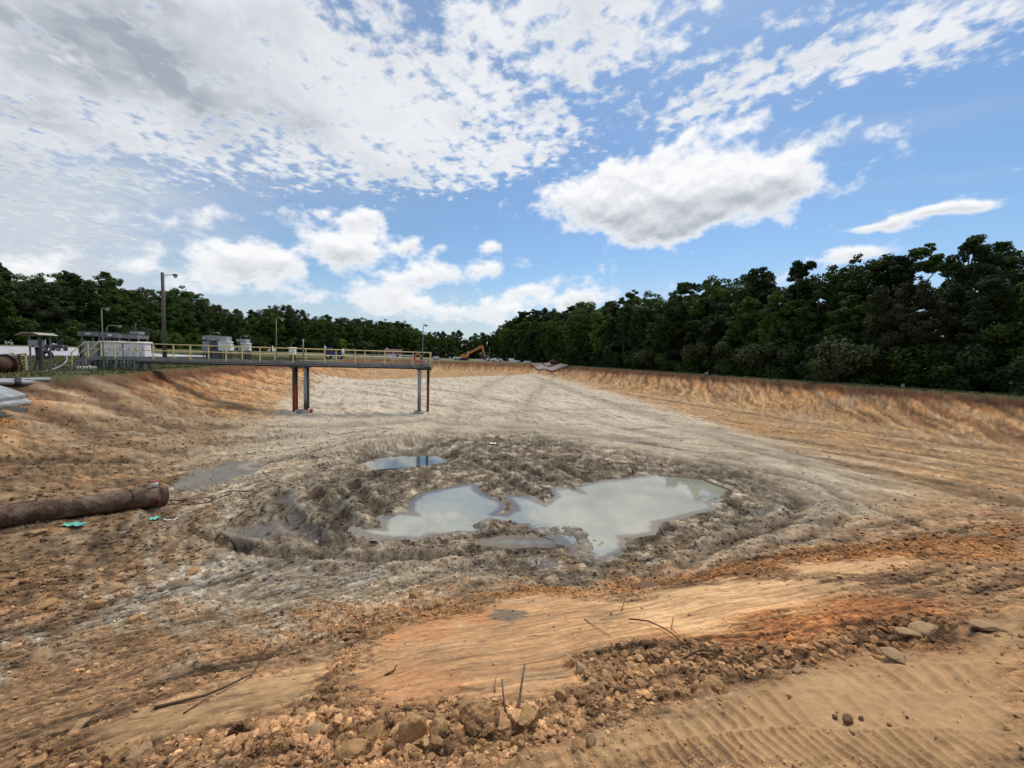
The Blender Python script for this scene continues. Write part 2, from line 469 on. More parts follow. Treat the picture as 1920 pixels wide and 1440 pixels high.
def detail(X, Y):
    """height and ground zones for arrays of positions"""
    u, v = to_uv(X, Y)
    dl, dr, df, dn, _, _ = rim_dists(X, Y)
    zb = base_height(X, Y)
    r = np.hypot(X, Y)
    near = sm(40, 15, r)
    inside = sm(-0.2, 0.6, np.minimum(np.minimum(dl, dr), df))
    wob = 0.35 * fbm(X * .8, Y * .8, 40, 4) + 0.12 * fbm(X * 4, Y * 4, 41, 3)
    wn = wob * np.clip(r / 12, .25, 1.5)

    cx, cy = 2.0, 13.5
    rr = np.hypot((X - cx) / 1.25, Y - cy); th = np.arctan2(Y - cy, X - cx)
    w1 = 0.8 * perlin(X * .12, Y * .12, 50)
    st_r = fbm((rr + w1) * 2.2, th * 4.0, 51, 4) * 0.6 + fbm((rr + w1) * 6.0, th * 7.0, 52, 3) * 0.5
    st_v = fbm((v + w1 * 2) * 1.5, u * 0.08, 53, 4) * 0.6 + fbm((v + w1) * 4.0, u * .2, 54, 2) * 0.5
    st_x = fbm((u * .6 + v * .9 + w1 * 2) * 1.1, (v * .6 - u * .9) * 0.07, 55, 4)
    b = sm(24, 38, Y)
    streak = 1.25 * (st_r * (1 - b) + (st_v * .55 + st_x * .55) * b)

    def zone(P, soft, torn=0.0):
        lo = P.min(0) - 4; hi = P.max(0) + 4
        mk = np.zeros_like(X)
        s = (X > lo[0]) & (X < hi[0]) & (Y > lo[1]) & (Y < hi[1])
        mk[s] = sm(soft, -soft, poly_sd(X[s], Y[s], P) + wn[s] + torn * streak[s])
        return mk
    M = {}
    M['grey'] = zone(Z_GREY, 2.0, 2.6)
    M['mud'] = zone(Z_MUD, 1.7, 1.6)
    M['scrape'] = zone(Z_SCRAPE, 0.16, .28)
    M['cream'] = np.maximum(zone(Z_CREAM, 0.25, .35), zone(Z_CREAM2, 0.3))
    M['orange'] = zone(Z_ORANGE, 0.4)
    M['cleat'] = zone(Z_CLEAT, 0.22)
    M['smooth'] = zone(Z_SMOOTHL, 0.14, .2)
    M['pale'] = zone(Z_PALE, 0.25)
    M['rubble'] = zone(Z_RUBBLE, 0.12)
    M['band'] = zone(Z_BAND, 0.4)
    M['pond'] = sm(1.2, -1.2, poly_sd(X, Y, POND) + wob * 2) * (r > 25)
    wet = np.zeros_like(X)
    for P in Z_WET:
        wet = np.maximum(wet, zone(P, 0.05, .25))
    M['wet'] = wet
    # -- flow of the vehicle tracks: round the puddles near by, along the basin far off
    M['streak'] = streak
    # streaks on the banks: smeared diagonally down the slope
    bl = sm(13, 5, dl) * inside; br = sm(13, 5, dr) * inside; bf = sm(10, 5, df) * inside
    wq = .9 * perlin(u * .18, dr * .25, 66) + .35 * perlin(u * .6, dr * .6, 67)
    db = fbm((u * .7 + dr * 1.0 + wq) * 1.5, dr * .25 + u * .04, 60, 4)
    dbl = fbm((u * .7 - dl * .7) * 1.6, dl * .25 + u * .04, 61, 4)
    dbf = fbm(v * 1.2 + df * .5, df * .3, 62, 4)
    M['bank'] = np.clip(bl + br + bf, 0, 1)
    bank_st = (db * br + dbl * bl + dbf * bf) / (bl + br + bf + 1e-3)
    M['bankst'] = bank_st
    gl = ridged((u * .7 - dl * .7 + .8 * w1) * .42, dl * .07 + 3, 68, 2); gr = ridged((u * .7 + dr + wq) * .42, dr * .07 + 9, 68, 2)
    M['groove'] = sm(.52, .80, (gl * bl + gr * br) / (bl + br + 1e-3)) * np.clip(bl + br, 0, 1)
    nearslope = sm(12.5, 9.5, dn + 0.6 * wob) * (1 - sm(8, 4, dl) * 0.0)
    M['near'] = nearslope * sm(4.0, 7.0, dl) * sm(2, 6, dr)
    ul = -X * .69 + Y * .72; vl_ = X * .72 + Y * .69; kx = sm(-2.5, 1.5, X)
    st_n = fbm(u * 5.0 + w1 * 2, v * 0.5, 63, 4) * kx + fbm(ul * 5.5 + w1, vl_ * .55, 64, 4) * (1 - kx) * 1.2
    M['nearst'] = st_n
    M['inside'] = inside
    M['upper'] = np.clip((zb - FLOOR) / 3.4, 0, 1.2)

    z = zb.copy()
    # large undulation
    z += inside * (0.10 * fbm(X * .25, Y * .25, 70, 3) + 0.03 * fbm(X * 1.2, Y * 1.2, 71, 3))
    flat_out = (1 - inside)
    z += flat_out * 0.05 * fbm(X * .6, Y * .6, 72, 3) * sm(2.5, 5, r)
    # tracks
    floor_m = inside * (1 - M['near']) * (1 - np.clip(bl + br + bf, 0, 1) * .8)
    amp = 0.06 + 0.05 * M['mud']
    z += floor_m * amp * 1.3 * streak * (1 - M['wet'])
    z += inside * np.clip(bl + br, 0, 1) * (0.16 * bank_st + 0.06 * ridged(u * 1.2, v * 1.2, 73)) * sm(0, 1.5, np.minimum(dl, dr))
    z -= .09 * M['groove'] * inside * sm(0, 1.5, np.minimum(dl, dr))
    z += bf * 0.25 * dbf * sm(0, 1.5, df)
    # wheel and track ruts
    rutd = np.zeros_like(X); rutl = np.zeros_like(X); zrut = np.zeros_like(X); pudq = np.full(X.shape, 9.0)
    for k_, (Pn, hw, dep) in enumerate(RUTW):
        lo_ = Pn.min(0) - 2; hi_ = Pn.max(0) + 2
        s = (X > lo_[0]) & (X < hi_[0]) & (Y > lo_[1]) & (Y < hi_[1])
        if not s.any(): continue
        jx = .12 * perlin(X[s] * 1.1, Y[s] * 1.1, 130) + .03 * perlin(X[s] * 5, Y[s] * 5, 131)
        dd, al = poly_dist_len(X[s] + jx, Y[s] + jx, Pn)
        hw_ = hw * (1.0 if hw < .21 else 2.0) * 1.35 * (1 + .25 * perlin(al * .5, al * 0, 132 + k_))
        tread = .75 + .35 * np.sin(al * 2 * math.pi / .32)
        fadeK = .45 + .55 * sm(-.5, .3, perlin(al * .35, al * 0 + k_, 133))
        core = np.exp(-(dd / hw_) ** 2) * fadeK; sh = np.exp(-((dd - 1.9 * hw_) / (.75 * hw_)) ** 2) * fadeK
        zrut[s] += 1.6 * dep * (-core * tread + .75 * sh * (1 + .6 * perlin(X[s] * 4, Y[s] * 4, 134)))
        kk = min(1, dep / .09)
        rutd[s] = np.maximum(rutd[s], core * kk); rutl[s] = np.maximum(rutl[s], sh * kk)
    M['rutd'] = rutd * inside; M['rutl'] = rutl * inside
    # crumbly rim
    edge = np.exp(-(np.minimum(np.minimum(dl, dr), df) / 0.9) ** 2)
    z += edge * 0.22 * fbm(X * 1.1, Y * 1.1, 74, 3)
    # mud lumps round the puddles
    lump = clods(X + wob * .3, Y, 0.55, 80, .7) + 0.8 * clods(X, Y + wob * .3, 0.24, 81, .6)
    churn = 0; q_ = 1.0; fx, fy = X + wob * .5, Y + wob * .5
    for i_ in range(4):
        churn = churn + q_ * (1 - 2 * np.abs(perlin(fx * 1.1 * 2.1 ** i_, fy * 1.1 * 2.1 ** i_, 82 + i_)) ** .8); q_ *= .52
    churn = -churn / 2.0
    M['churn'] = churn
    z += M['mud'] * (1 - M['wet']) * (lump * 0.18 + .17 * churn)
    z += inside * (1 - M['mud']) * (1 - M['near']) * (.022 * sm(30, 14, r) + .003 + .025 * M['bank']) * churn * (1 - M['wet'])
    # small grain everywhere in the pit
    grain = fbm(X * 7, Y * 7, 83, 3)
    smooth = np.clip(M['scrape'] + M['cleat'] + M['smooth'] * .9 + M['wet'] + M['cream'], 0, 1)
    z += inside * near * (1 - smooth * .85) * 0.022 * grain * sm(25, 8, r)
    # near slope : rubble of several sizes
    nm = (r < 22)
    Xn, Yn = X[nm], Y[nm]
    ca_, sa_ = math.cos(R(GRAIN_A)), math.sin(R(GRAIN_A))
    gx_, gy_ = (Xn * ca_ + Yn * sa_) * .45, (-Xn * sa_ + Yn * ca_)
    wx = 0.05 * perlin(Xn * 6, Yn * 6, 84); wy = 0.05 * perlin(Xn * 6 + 9, Yn * 6, 85)
    c1 = clods(Xn + wx, Yn + wy, 0.24, 90, .5); c2 = clods(Xn + wx, Yn + wy, 0.11, 91, .6); c3 = clods(gx_ + wx * .5, gy_ + wy * .5, 0.055, 92, .65); c4 = clods(gx_ + wx, gy_ + wy, 0.13, 88, .55)
    rb = M['rubble'][nm]; sl = smooth[nm]; nsl = M['near'][nm]
    patch = sm(-.25, .35, fbm(Xn * .9, Yn * .9, 93, 3))
    bd = M['band'][nm]
    rough = np.clip(rb * .85 + bd * .5 + nsl * .22 * patch + .10 * inside[nm], 0, 1.1) * (1 - sl * .93)
    lo = np.clip(.35 * inside[nm] + rough, 0, 1) * (1 - sl * .88)
    ns_ = np.clip(nsl * (1 - rb) * (1 - sl) * sm(2.5, -1.5, Xn), 0, 1)
    z[nm] += rough * (c1 * .62 + c2 * .7) + lo * c3 * .65 + ns_ * (.55 * c4 + .02 * fbm(gx_ * 3.5, gy_ * 3.5, 89, 4))
    z[nm] += rb * (1 - sl) * 0.05 * fbm(Xn * 3, Yn * 3, 94, 3) + (1 - sl) * 0.012 * st_n[nm] * nsl
    z[nm] += sl * (1 - M['cleat'][nm]) * (0.006 * st_n[nm] + 0.004 * fbm(Xn * 12, Yn * 12, 95, 3))
    # fine smeared streaks, following each part of the ground's own direction
    fine = np.zeros_like(X); ul = -X * .69 + Y * .72; vl2 = X * .72 + Y * .69; kx = sm(-2.5, 1.5, X)
    wnear = M['near']; wbank = np.clip(bl + br + bf, 0, 1) * (1 - wnear); wfl = np.clip(1 - wnear - wbank, 0, 1)
    jit = .25 * perlin(X * .7, Y * .7, 120)
    for wgt, ac, al in ((wnear * (1 - kx), ul, vl2), (wnear * kx, u, v), (wfl * (1 - b), rr, th * 9.0), (wfl * b * .5, v, u), (wfl * b * .5, u * .45 + v * .9, u * .9 - v * .45),
                        (wbank * br / (bl + br + bf + 1e-3), u * .7 + dr * .95 + wq, dr), (wbank * bl / (bl + br + bf + 1e-3), u * .75 - dl * .65, dl), (wbank * bf / (bl + br + bf + 1e-3), v + .4 * df, df)):
        s = wgt > .01
        if not s.any(): continue
        a_, l_, r_ = ac[s] + jit[s], al[s], r[s]
        f = 0
        for fr, r0, r1 in ((1.3, 200, 400), (3.2, 60, 120), (8.0, 14, 30), (19.0, 5.5, 11)):
            wv = sm(r1, r0, r_)
            if (wv > 0).any():
                f = f + wv * (.75 if fr < 4 else 1.0) * perlin(a_ * fr, l_ * fr * (.07 if al is not vl2 and al is not v else .13) + fr, int(fr * 10)) + (.2 if fr < 4 else .45) * wv * perlin(a_ * fr * .9 + 7, l_ * fr * .8, int(fr * 10) + 3)
        fine[s] += wgt[s] * f
    M['fine'] = fine
    M['smooth'] = smooth if False else M['smooth']
    M['allsmooth'] = np.maximum(smooth, M['grey'] * (1 - M['mud']) * .8 * sm(12, 22, r))
    z += inside * (1 - M['wet']) * fine * np.clip(.0026 * r, .003, .04) * (1 - .8 * M['cleat']) * (1 - .75 * smooth)
    M['rough'] = np.zeros_like(X); M['rough'][nm] = rough
    M['lump'] = np.zeros_like(X); M['lump'][nm] = c1 / .1 * rough
    # cleat marks of a tracked machine: long parallel ridges, broken in bands
    ddx, ddy = X - 1.66, Y + 1.61
    rho = np.hypot(ddx, ddy); phi = np.arctan2(ddx, ddy)
    band = (rho - 4.33 - .16 * (X - 2.5)) / 0.52 + 0.22 * perlin(phi * 3.2, rho * .3, 97)
    inner = sm(.05, -.05, band)
    fb = band - np.floor(band)
    ph = phi * 4.4 / np.where(band < 0, .085, .125) + 0.4 * fbm(X * 1.1, Y * 1.1, 96, 3) + (band > 0) * 0.37 * _h(np.floor(band), np.zeros_like(band), 5) / 4294967296.0
    fp = ph - np.floor(ph)
    rid = np.where(fp < .35, sm(0, .35, fp), (1 - sm(.35, .75, fp))) ** 1.3 - .25 * np.exp(-((fp - .85) / .12) ** 2)
    amp_r = .55 + .45 * (_h(np.floor(ph), np.floor(np.maximum(band, -1)), 9) / 4294967296.0)
    rid = rid * amp_r
    strength = 0.6 + 0.8 * fbm(X * .9 + 4, Y * .9, 98, 3)
    brk = inner + (1 - inner) * sm(0, .12, fb) * sm(1, .88, fb)
    z += M['cleat'] * (0.066 * rid * np.clip(strength, .2, 1.1) * brk
                       + 0.016 * np.exp(-(np.minimum(fb, 1 - fb) / .06) ** 2) * (1 - inner) + .012 * np.exp(-(band / .07) ** 2) + 0.03 * fbm(X * .9, Y * .9, 99, 3) + .004 * fbm(X * 14, Y * 14, 100, 2))
    # puddle hollows and their raised churned lips
    for P, dep, wide, wz in zip(puds, (0.35, 0.3, 0.12), (1.0, 2.0, 0.25), WZS):
        lo_ = P.min(0) - 5; hi_ = P.max(0) + 5
        s = (X > lo_[0]) & (X < hi_[0]) & (Y > lo_[1]) & (Y < hi_[1])
        sdv = poly_sd(X[s], Y[s], P)
        xs, ys = X[s], Y[s]
        jag = 0.06 * fbm(xs * 2.5, ys * 2.5, 110, 4) + 0.025 * fbm(xs * 9, ys * 9, 111, 2)
        q = sdv + jag - .09
        prof = np.interp(q, [-1.2, -.5, -.12, 0, .10, .35, wide, wide + 1.2, wide + 3], [-dep, -dep * .7, -.07, 0, .025, .045, .08, .11, .10])
        lm = lump[s]
        lift_ = (WZ - wz) * sm(0, wide + .3, q) if wide > 1.5 else 0
        target = wz + prof + lift_ + sm(0.05, .6, q) * (0.16 * lm + .03 * grain[s] + .10 * churn[s]) + sm(.0, .25, q) * .02 * grain[s]
        k = sm(wide + 2.2, wide + .2, q)
        z[s] = z[s] * (1 - k) + target * k
        pudq[s] = np.minimum(pudq[s], q)
        ws = M['wet'][s]
        M['wet'][s] = np.maximum(ws, sm(.22, .02, q) * 0.8)
    zrut = np.where(zrut > 0, .11 * np.tanh(zrut / .11), .13 * np.tanh(zrut / .13))
    z += zrut * sm(.0, .35, pudq)
    # wet patches lie level and low
    z = np.where(M['wet'] > .01, z - 0.03 * M['wet'] * (M['mud'] > .2), z)
    return z, M



def mixc(c, col, k):
    k = np.clip(k, 0, 1)[:, None]
    return c * (1 - k) + np.array(col)[None, :] * k


def ground_colour(X, Y, M):
    n = len(X)
    dl, dr, df, dn, u, v = rim_dists(X, Y)
    f1 = fbm(X * .35, Y * .35, 200, 4); f2 = fbm(X * 1.7, Y * 1.7, 201, 4); f3 = fbm(X * 6, Y * 6, 202, 3)
    r = np.hypot(X, Y)
    st = M['streak']; bs = M['bankst']; ns = M['nearst']
    GRASS = (.085, .095, .035); GREY = (.37, .305, .215); GREYD = (.19, .15, .10); TAN = (.42, .27, .135)
    ORG = (.46, .205, .065); ORGR = (.36, .125, .04); BROWN = (.21, .145, .085); CREAM = (.52, .37, .22); MUD = (.125, .093, .06)
    c = np.zeros((n, 3)) + np.array(TAN)
    # banks: tan, orange, cream and grey seams
    c = mixc(c, BROWN, sm(-.2, .5, f1 + .4 * f2) * .6)
    k = sm(.0, .55, bs + .3 * f1 + (M['upper'] - .45) * .9)
    c = mixc(c, ORG, k * (.5 + .35 * sm(-.3, .4, f1)))
    c = mixc(c, CREAM, sm(.1, .5, -bs + .2 * f2) * .55)
    c = mixc(c, (.30, .26, .20), sm(.15, .6, fbm(u * .25, v * .25, 203, 3) - .25 * bs) * .6)
    c = mixc(c, ORGR, sm(.72, .95, M['upper'] + .15 * f2) * .7)
    gv = M['groove'] * M['bank'] * M['inside']
    c = mixc(c, (.13, .065, .035), gv * .75)
    c = mixc(c, (.52, .40, .26), M['bank'] * sm(.25, .6, fbm((u * .7 + np.minimum(dl, dr) * .9) * .9, np.minimum(dl, dr) * .15, 69, 3)) * .45)
    # left foreground bank: brown
    lb = sm(24, 10, Y) * sm(-2, -7, X) * sm(12, 14, dl + 8)
    lb = sm(32, 22, Y) * sm(-5.5, -9, X) * (1 - .75 * sm(.35, .7, M['upper'] + .25 * f1))
    c = mixc(c, (.215, .16, .105), lb * .85)
    c = mixc(c, (.34, .19, .085), lb * sm(.1, .6, f2 + .6 * bs) * .5)
    # floor
    floor = M['grey']
    g = np.zeros((n, 3)) + np.array(GREY)
    g = mixc(g, (.54, .475, .365), sm(14, 38, Y) * .85)
    g = mixc(g, GREYD, sm(.0, .5, st + .35 * f2) * .8)
    g = mixc(g, (.56, .48, .36), sm(.05, .5, -st + .2 * f2) * .6)
    g = mixc(g, (.10, .08, .055), sm(.35, .7, fbm(X * .16, Y * .4, 210, 4) + .4 * st) * .6)
    g = mixc(g, TAN, sm(.15, .7, f1 + .3 * st) * .35)
    c = c * (1 - floor[:, None]) + g * floor[:, None]
    # transition floor outside the grey: tan with darker tracks
    tr = M['inside'] * (1 - floor) * (1 - M['bank']) * (1 - M['near'])
    c = mixc(c, (.24, .17, .10), tr * sm(-.1, .5, st) * .65)
    c = mixc(c, (.36, .31, .23), tr * sm(.0, .5, -st) * .5)
    # near slope
    nr = M['near']
    q = np.zeros((n, 3)) + np.array((.33, .21, .12))
    q = mixc(q, (.36, .25, .15), sm(-.2, .5, ns + .4 * f2) * .7)
    q = mixc(q, (.40, .20, .08), sm(.1, .7, f1 + .4 * ns) * .55 * sm(-4, 3, X))
    q = mixc(q, (.30, .27, .21), sm(.15, .6, f2 - .3 * f1) * .5 * sm(3, -3, X))
    q = mixc(q, (.17, .12, .075), sm(.2, .7, f3 + .3 * f2) * .4)
    nrg = nr * (1 - floor * sm(.6, 1.4, 9.5 - dn) * 0 - floor * .9)
    c = c * (1 - nrg[:, None]) + q * nrg[:, None]
    c = mixc(c, (.34, .165, .06), M['band'] * (.55 + .3 * sm(-.3, .4, f2)) * sm(-6, 2, X))
    c = mixc(c, (.43, .275, .15), M['scrape'] * (.55 + .4 * sm(-.3, .4, ns)))
    c = mixc(c, (.30, .225, .145), M['scrape'] * sm(.1, .5, f2 - .4 * ns) * .6)
    c = mixc(c, (.44, .20, .085), M['scrape'] * sm(.0, .5, f1 + .4 * f2) * .6)
    c = mixc(c, (.42, .185, .07), M['orange'] * .8)
    c = mixc(c, (.58, .41, .235), M['cream'] * (.65 + .3 * sm(-.2, .4, ns)))
    c = mixc(c, (.37, .255, .145), M['cleat'] * .92)
    c = mixc(c, (.44, .315, .185), M['cleat'] * sm(-.2, .5, f2) * .5)
    c = mixc(c, (.40, .28, .16), M['smooth'] * .75)
    c = mixc(c, (.46, .41, .33), M['pale'] * sm(-.35, .35, f2 + .3 * ns) * .75)
    rb = M['rubble'] * (1 - M['cleat'])
    c = mixc(c, (.40, .255, .14), rb * .65)
    c = mixc(c, (.19, .125, .075), rb * sm(.0, .5, f3) * .4)
    # mud
    c = mixc(c, MUD, M['mud'] * sm(-.25, .5, f2 + .8 * st + .6 * f1) * .72)
    c = mixc(c, (.34, .285, .205), M['mud'] * sm(.05, .5, -f2 - .5 * st) * .6)
    c = mixc(c, (.13, .115, .09), M['wet'] * .85)
    # outside the basin
    out = 1 - M['inside']
    gr = np.zeros((n, 3)) + np.array(GRASS)
    gr = mixc(gr, (.16, .145, .06), sm(-.2, .5, f1 + .3 * f2) * .6)
    gr = mixc(gr, (.055, .07, .025), sm(.1, .5, f2) * .6)
    gr = mixc(gr, (.22, .16, .10), sm(.3, .7, f2 - f1 * .4) * .5 * sm(5, 0.5, -np.minimum(dl, dr)))
    gr = mixc(gr, (.20, .17, .12), sm(-2, 3, df * -1) * .65 * (u > 60))
    gr = mixc(gr, (.30, .215, .135), (dn < 1.5) * (np.minimum(dl, dr) > -6) * 1.0)
    wood = np.clip(sm(50.5, 52.5, v) + sm(5, 1, poly_dist(X, Y, LEFT_TREES)), 0, 1)
    gr = mixc(gr, (.03, .026, .015), wood)
    gr = mixc(gr, (.50, .49, .52), M['pond'] * (.75 + .25 * sm(-.3, .3, f2)))
    c = c * (1 - out[:, None]) + gr * out[:, None]
    # crumbling dark earth under the turf at the rim
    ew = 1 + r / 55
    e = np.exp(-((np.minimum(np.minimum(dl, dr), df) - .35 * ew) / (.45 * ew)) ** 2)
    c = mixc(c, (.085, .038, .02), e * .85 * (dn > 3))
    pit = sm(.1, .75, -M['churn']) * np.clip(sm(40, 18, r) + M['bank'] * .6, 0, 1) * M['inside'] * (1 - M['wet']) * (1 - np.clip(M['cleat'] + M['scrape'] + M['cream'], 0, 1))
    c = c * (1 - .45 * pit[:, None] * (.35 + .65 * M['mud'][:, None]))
    hi = fbm(X * 11, Y * 11, 204, 3) * sm(16, 7, r) + fbm(X * 4.2, Y * 4.2, 205, 4) * sm(5, 11, r) * (1 + .9 * lb)
    c = c * (1 + np.clip(hi * .75, -.45, .4) * (M['inside'] * (1 - .75 * M['allsmooth'])))[:, None]
    c = mixc(c, (.085, .062, .042), M['rutd'] * .85)
    c = mixc(c, (.44, .365, .265), M['rutl'] * .7 * (1 - .5 * M['mud']))
    c = mixc(c, (.075, .052, .034), M['mud'] * sm(.0, .6, M['churn'] * -1 + .5 * f3) * .6)
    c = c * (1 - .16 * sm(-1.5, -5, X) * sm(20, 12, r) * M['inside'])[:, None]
    # crisp scrape lines on pressed clay
    near_s = sm(12, 7, r) * np.clip(M['scrape'] + M['cream'] + M['smooth'] * .7 + M['orange'] * .5, 0, 1)
    ln = 1.3 * perlin(u * 13, v * .7, 219) + perlin(u * 26, v * 1.1, 220) + .7 * perlin(u * 55, v * 2.2, 221) * sm(8, 5, r)
    c = c * (1 + .24 * near_s * ln)[:, None]
    crack = sm(.42, .62, perlin(u * 17 + .3 * f3, v * 1.6, 222)) * sm(.0, .35, f2 + .1)
    c = mixc(c, (.12, .07, .04), crack * near_s * .8)
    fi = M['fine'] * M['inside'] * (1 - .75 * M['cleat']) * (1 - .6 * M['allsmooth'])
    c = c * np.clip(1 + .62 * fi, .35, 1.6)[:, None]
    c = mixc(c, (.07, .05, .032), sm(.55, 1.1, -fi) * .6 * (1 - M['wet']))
    c = c * (1 + (M['inside'] * (1 - .85 * M['grey']))[:, None] * np.array([.10, -.025, -.17]))
    c = c * (1 + .07 * M['inside'] * sm(14, 8, r))[:, None]
    return np.clip(c, 0.005, 0.9)


def build_terrain():
    ang = np.concatenate([np.linspace(-180, -66, 60)[:-1], np.linspace(-66, 66, 1180), np.linspace(66, 180, 60)[1:-1]])
    rad = [0.05, .4, .8, 1.2]
    r = 1.5
    while r < 5000:
        rad.append(r)
        if r < 26: dr_ = max(.0028 * r, .0028 * r * (r / 4.0) ** .75)
        elif r < 160: dr_ = .012 * r
        else: dr_ = .09 * r
        r += dr_
    rad = np.array(rad)
    a = np.radians(ang)
    RR, AA = np.meshgrid(rad, a, indexing='ij')
    X = (RR * np.sin(AA)).ravel(); Y = (RR * np.cos(AA)).ravel()
    z, M = detail(X, Y)
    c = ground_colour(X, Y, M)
    nr, na = len(rad), len(a)
    print("terrain", nr, na, nr * na)
    i = np.arange(nr - 1)[:, None] * na; j = np.arange(na)[None, :]; j2 = (j + 1) % na
    F = np.stack([i + j, i + j2, i + na + j2, i + na + j], -1).reshape(-1, 4)[:, ::-1]
    me = bpy.data.meshes.new("ground")
    me.vertices.add(len(X)); me.vertices.foreach_set("co", np.column_stack([X, Y, z]).astype(np.float32).ravel())
    me.loops.add(F.size); me.loops.foreach_set("vertex_index", F.astype(np.int32).ravel())
    me.polygons.add(len(F)); me.polygons.foreach_set("loop_start", np.arange(0, F.size, 4, dtype=np.int32))
    me.polygons.foreach_set("use_smooth", np.ones(len(F), bool))
    me.update(calc_edges=True)
    ca = me.attributes.new("earth", 'FLOAT_COLOR', 'POINT')
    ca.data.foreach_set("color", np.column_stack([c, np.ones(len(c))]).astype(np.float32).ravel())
    wa = me.attributes.new("wet", 'FLOAT', 'POINT')
    wa.data.foreach_set("value", M['wet'].astype(np.float32))
    pa = me.attributes.new("pressed", 'FLOAT', 'POINT')
    pa.data.foreach_set("value", M['allsmooth'].astype(np.float32))
    sa = me.attributes.new("turf", 'FLOAT', 'POINT')
    sa.data.foreach_set("value", np.clip(1 - M['inside'], 0, 1).astype(np.float32))
    o = bpy.data.objects.new("ground", me); COL.objects.link(o)
    o['kind'] = 'structure'
    o['label'] = 'churned orange and grey earth of an emptied basin with grass yards round it'
    m = bpy.data.materials.new("earth"); m.use_nodes = True
    t = NT(m.node_tree); bs = t.n['Principled BSDF']
    at = t.node('ShaderNodeAttribute', attribute_name='earth')
    aw = t.node('ShaderNodeAttribute', attribute_name='wet')
    atf = t.node('ShaderNodeAttribute', attribute_name='turf')
    geo = t.node('ShaderNodeNewGeometry'); P = geo.outputs['Position']
    n1 = t.noise(P, 2.2, 9, .6); n2 = t.noise(P, 22.0, 7, .65); n3 = t.noise(P, 80, 4, .65)
    asm = t.node('ShaderNodeAttribute', attribute_name='pressed').outputs['Fac']; rgh = t.m('SUBTRACT', 1.0, t.m('MULTIPLY', asm, .72))
    k = t.m('ADD', t.m('MULTIPLY', t.m('SUBTRACT', n1, .5), .7), t.m('MULTIPLY', t.m('SUBTRACT', n2, .5), 1.2))
    k = t.m('ADD', k, t.m('MULTIPLY', t.m('SUBTRACT', n3, .5), .5))
    k = t.m('MULTIPLY_ADD', k, rgh, 1.0)
    k = t.m('MINIMUM', t.m('MAXIMUM', k, .3), 1.8)
    col = t.vm('SCALE', at.outputs['Color'], k)
    t.put(bs.inputs['Base Color'], col)
    t.put(bs.inputs['Roughness'], t.m('SUBTRACT', .95, t.m('MULTIPLY', aw.outputs['Fac'], .72)))
    bs.inputs['Specular IOR Level'].default_value = .25
    bm_ = t.node('ShaderNodeBump'); bm_.inputs['Strength'].default_value = 1.0; bm_.inputs['Distance'].default_value = .05
    hgt = t.m('ADD', t.m('MULTIPLY', n2, 1.0), t.m('MULTIPLY', n3, .35))
    hgt = t.m('ADD', hgt, t.m('MULTIPLY', n1, 1.3))
    hgt = t.m('MULTIPLY', hgt, rgh)
    hgt = t.m('MULTIPLY', hgt, t.m('SUBTRACT', 1.0, t.m('MULTIPLY', aw.outputs['Fac'], .8)))
    t.put(bm_.inputs['Height'], hgt)
    t.put(bs.inputs['Normal'], bm_.outputs[0])
    me.materials.append(m)
    return o


GROUND = build_terrain()


def zat(x, y):
    z, _ = detail(np.array([x], float), np.array([y], float))
    return float(z[0])


# ------------------------------------------------------------------ materials
MATS = {}


def mat(name, c1, c2=None, rough=.6, scale=4.0, bump=0.0, metal=0.0, detail_=5, thr=(.35, .65), stretch=None):
    if name in MATS: return MATS[name]
    m = bpy.data.materials.new(name); m.use_nodes = True
    t = NT(m.node_tree); bs = t.n['Principled BSDF']
    tc = t.node('ShaderNodeTexCoord'); P = tc.outputs['Object']
    if stretch:
        mp = t.node('ShaderNodeMapping'); t.l.new(P, mp.inputs[0]); mp.inputs['Scale'].default_value = stretch; P = mp.outputs[0]
    c2 = c2 or tuple(q * .75 for q in c1)
    n = t.noise(P, scale, detail_, .6)
    n2 = t.noise(P, scale * 7, 4, .6)
    f = t.mr(t.m('ADD', t.m('MULTIPLY', n, .75), t.m('MULTIPLY', n2, .25)), thr[0], thr[1])
    t.put(bs.inputs['Base Color'], t.mix(f, c1, c2))
    bs.inputs['Roughness'].default_value = rough
    if rough > .84: bs.inputs['Specular IOR Level'].default_value = .2
    bs.inputs['Metallic'].default_value = metal
    if bump:
        b = t.node('ShaderNodeBump'); b.inputs['Strength'].default_value = 1; b.inputs['Distance'].default_value = bump
        t.put(b.inputs['Height'], t.m('ADD', n, t.m('MULTIPLY', n2, .4))); t.put(bs.inputs['Normal'], b.outputs[0])
    MATS[name] = m
    return m


yellow = mat('yellow_paint', (.74, .60, .26), (.62, .50, .27), .55, 3)
galv = mat('galvanised', (.22, .23, .24), (.15, .16, .165), .5, 3, metal=.2)
darksteel = mat('dark_steel', (.045, .05, .05), (.02, .022, .024), .55, 3)
fascia = mat('grey_channel', (.27, .265, .26), (.17, .165, .16), .6, 2)
rust = mat('rust', (.16, .045, .02), (.07, .022, .012), .85, 5, .01)
greenpile = mat('green_pile', (.06, .07, .06), (.10, .10, .09), .7, 4, .004)
greypile = mat('grey_pile', (.26, .27, .27), (.12, .10, .08), .7, 3, .004)
concrete = mat('concrete', (.42, .40, .36), (.28, .26, .23), .9, 3, .01)
whitepaint = mat('white_paint', (.86, .85, .85), (.72, .71, .70), .5, 1.5)
greypaint = mat('grey_paint', (.30, .33, .36), (.22, .24, .26), .5, 2)
woodold = mat('weathered_wood', (.16, .13, .10), (.08, .065, .05), .9, 2, .01, stretch=(1, 1, .1))
fasciaboard = mat('weathered_board', (.24, .245, .24), (.08, .08, .08), .8, 3)
panelgrey = mat('louvre_panel', (.40, .41, .41), (.32, .33, .33), .6, 3)
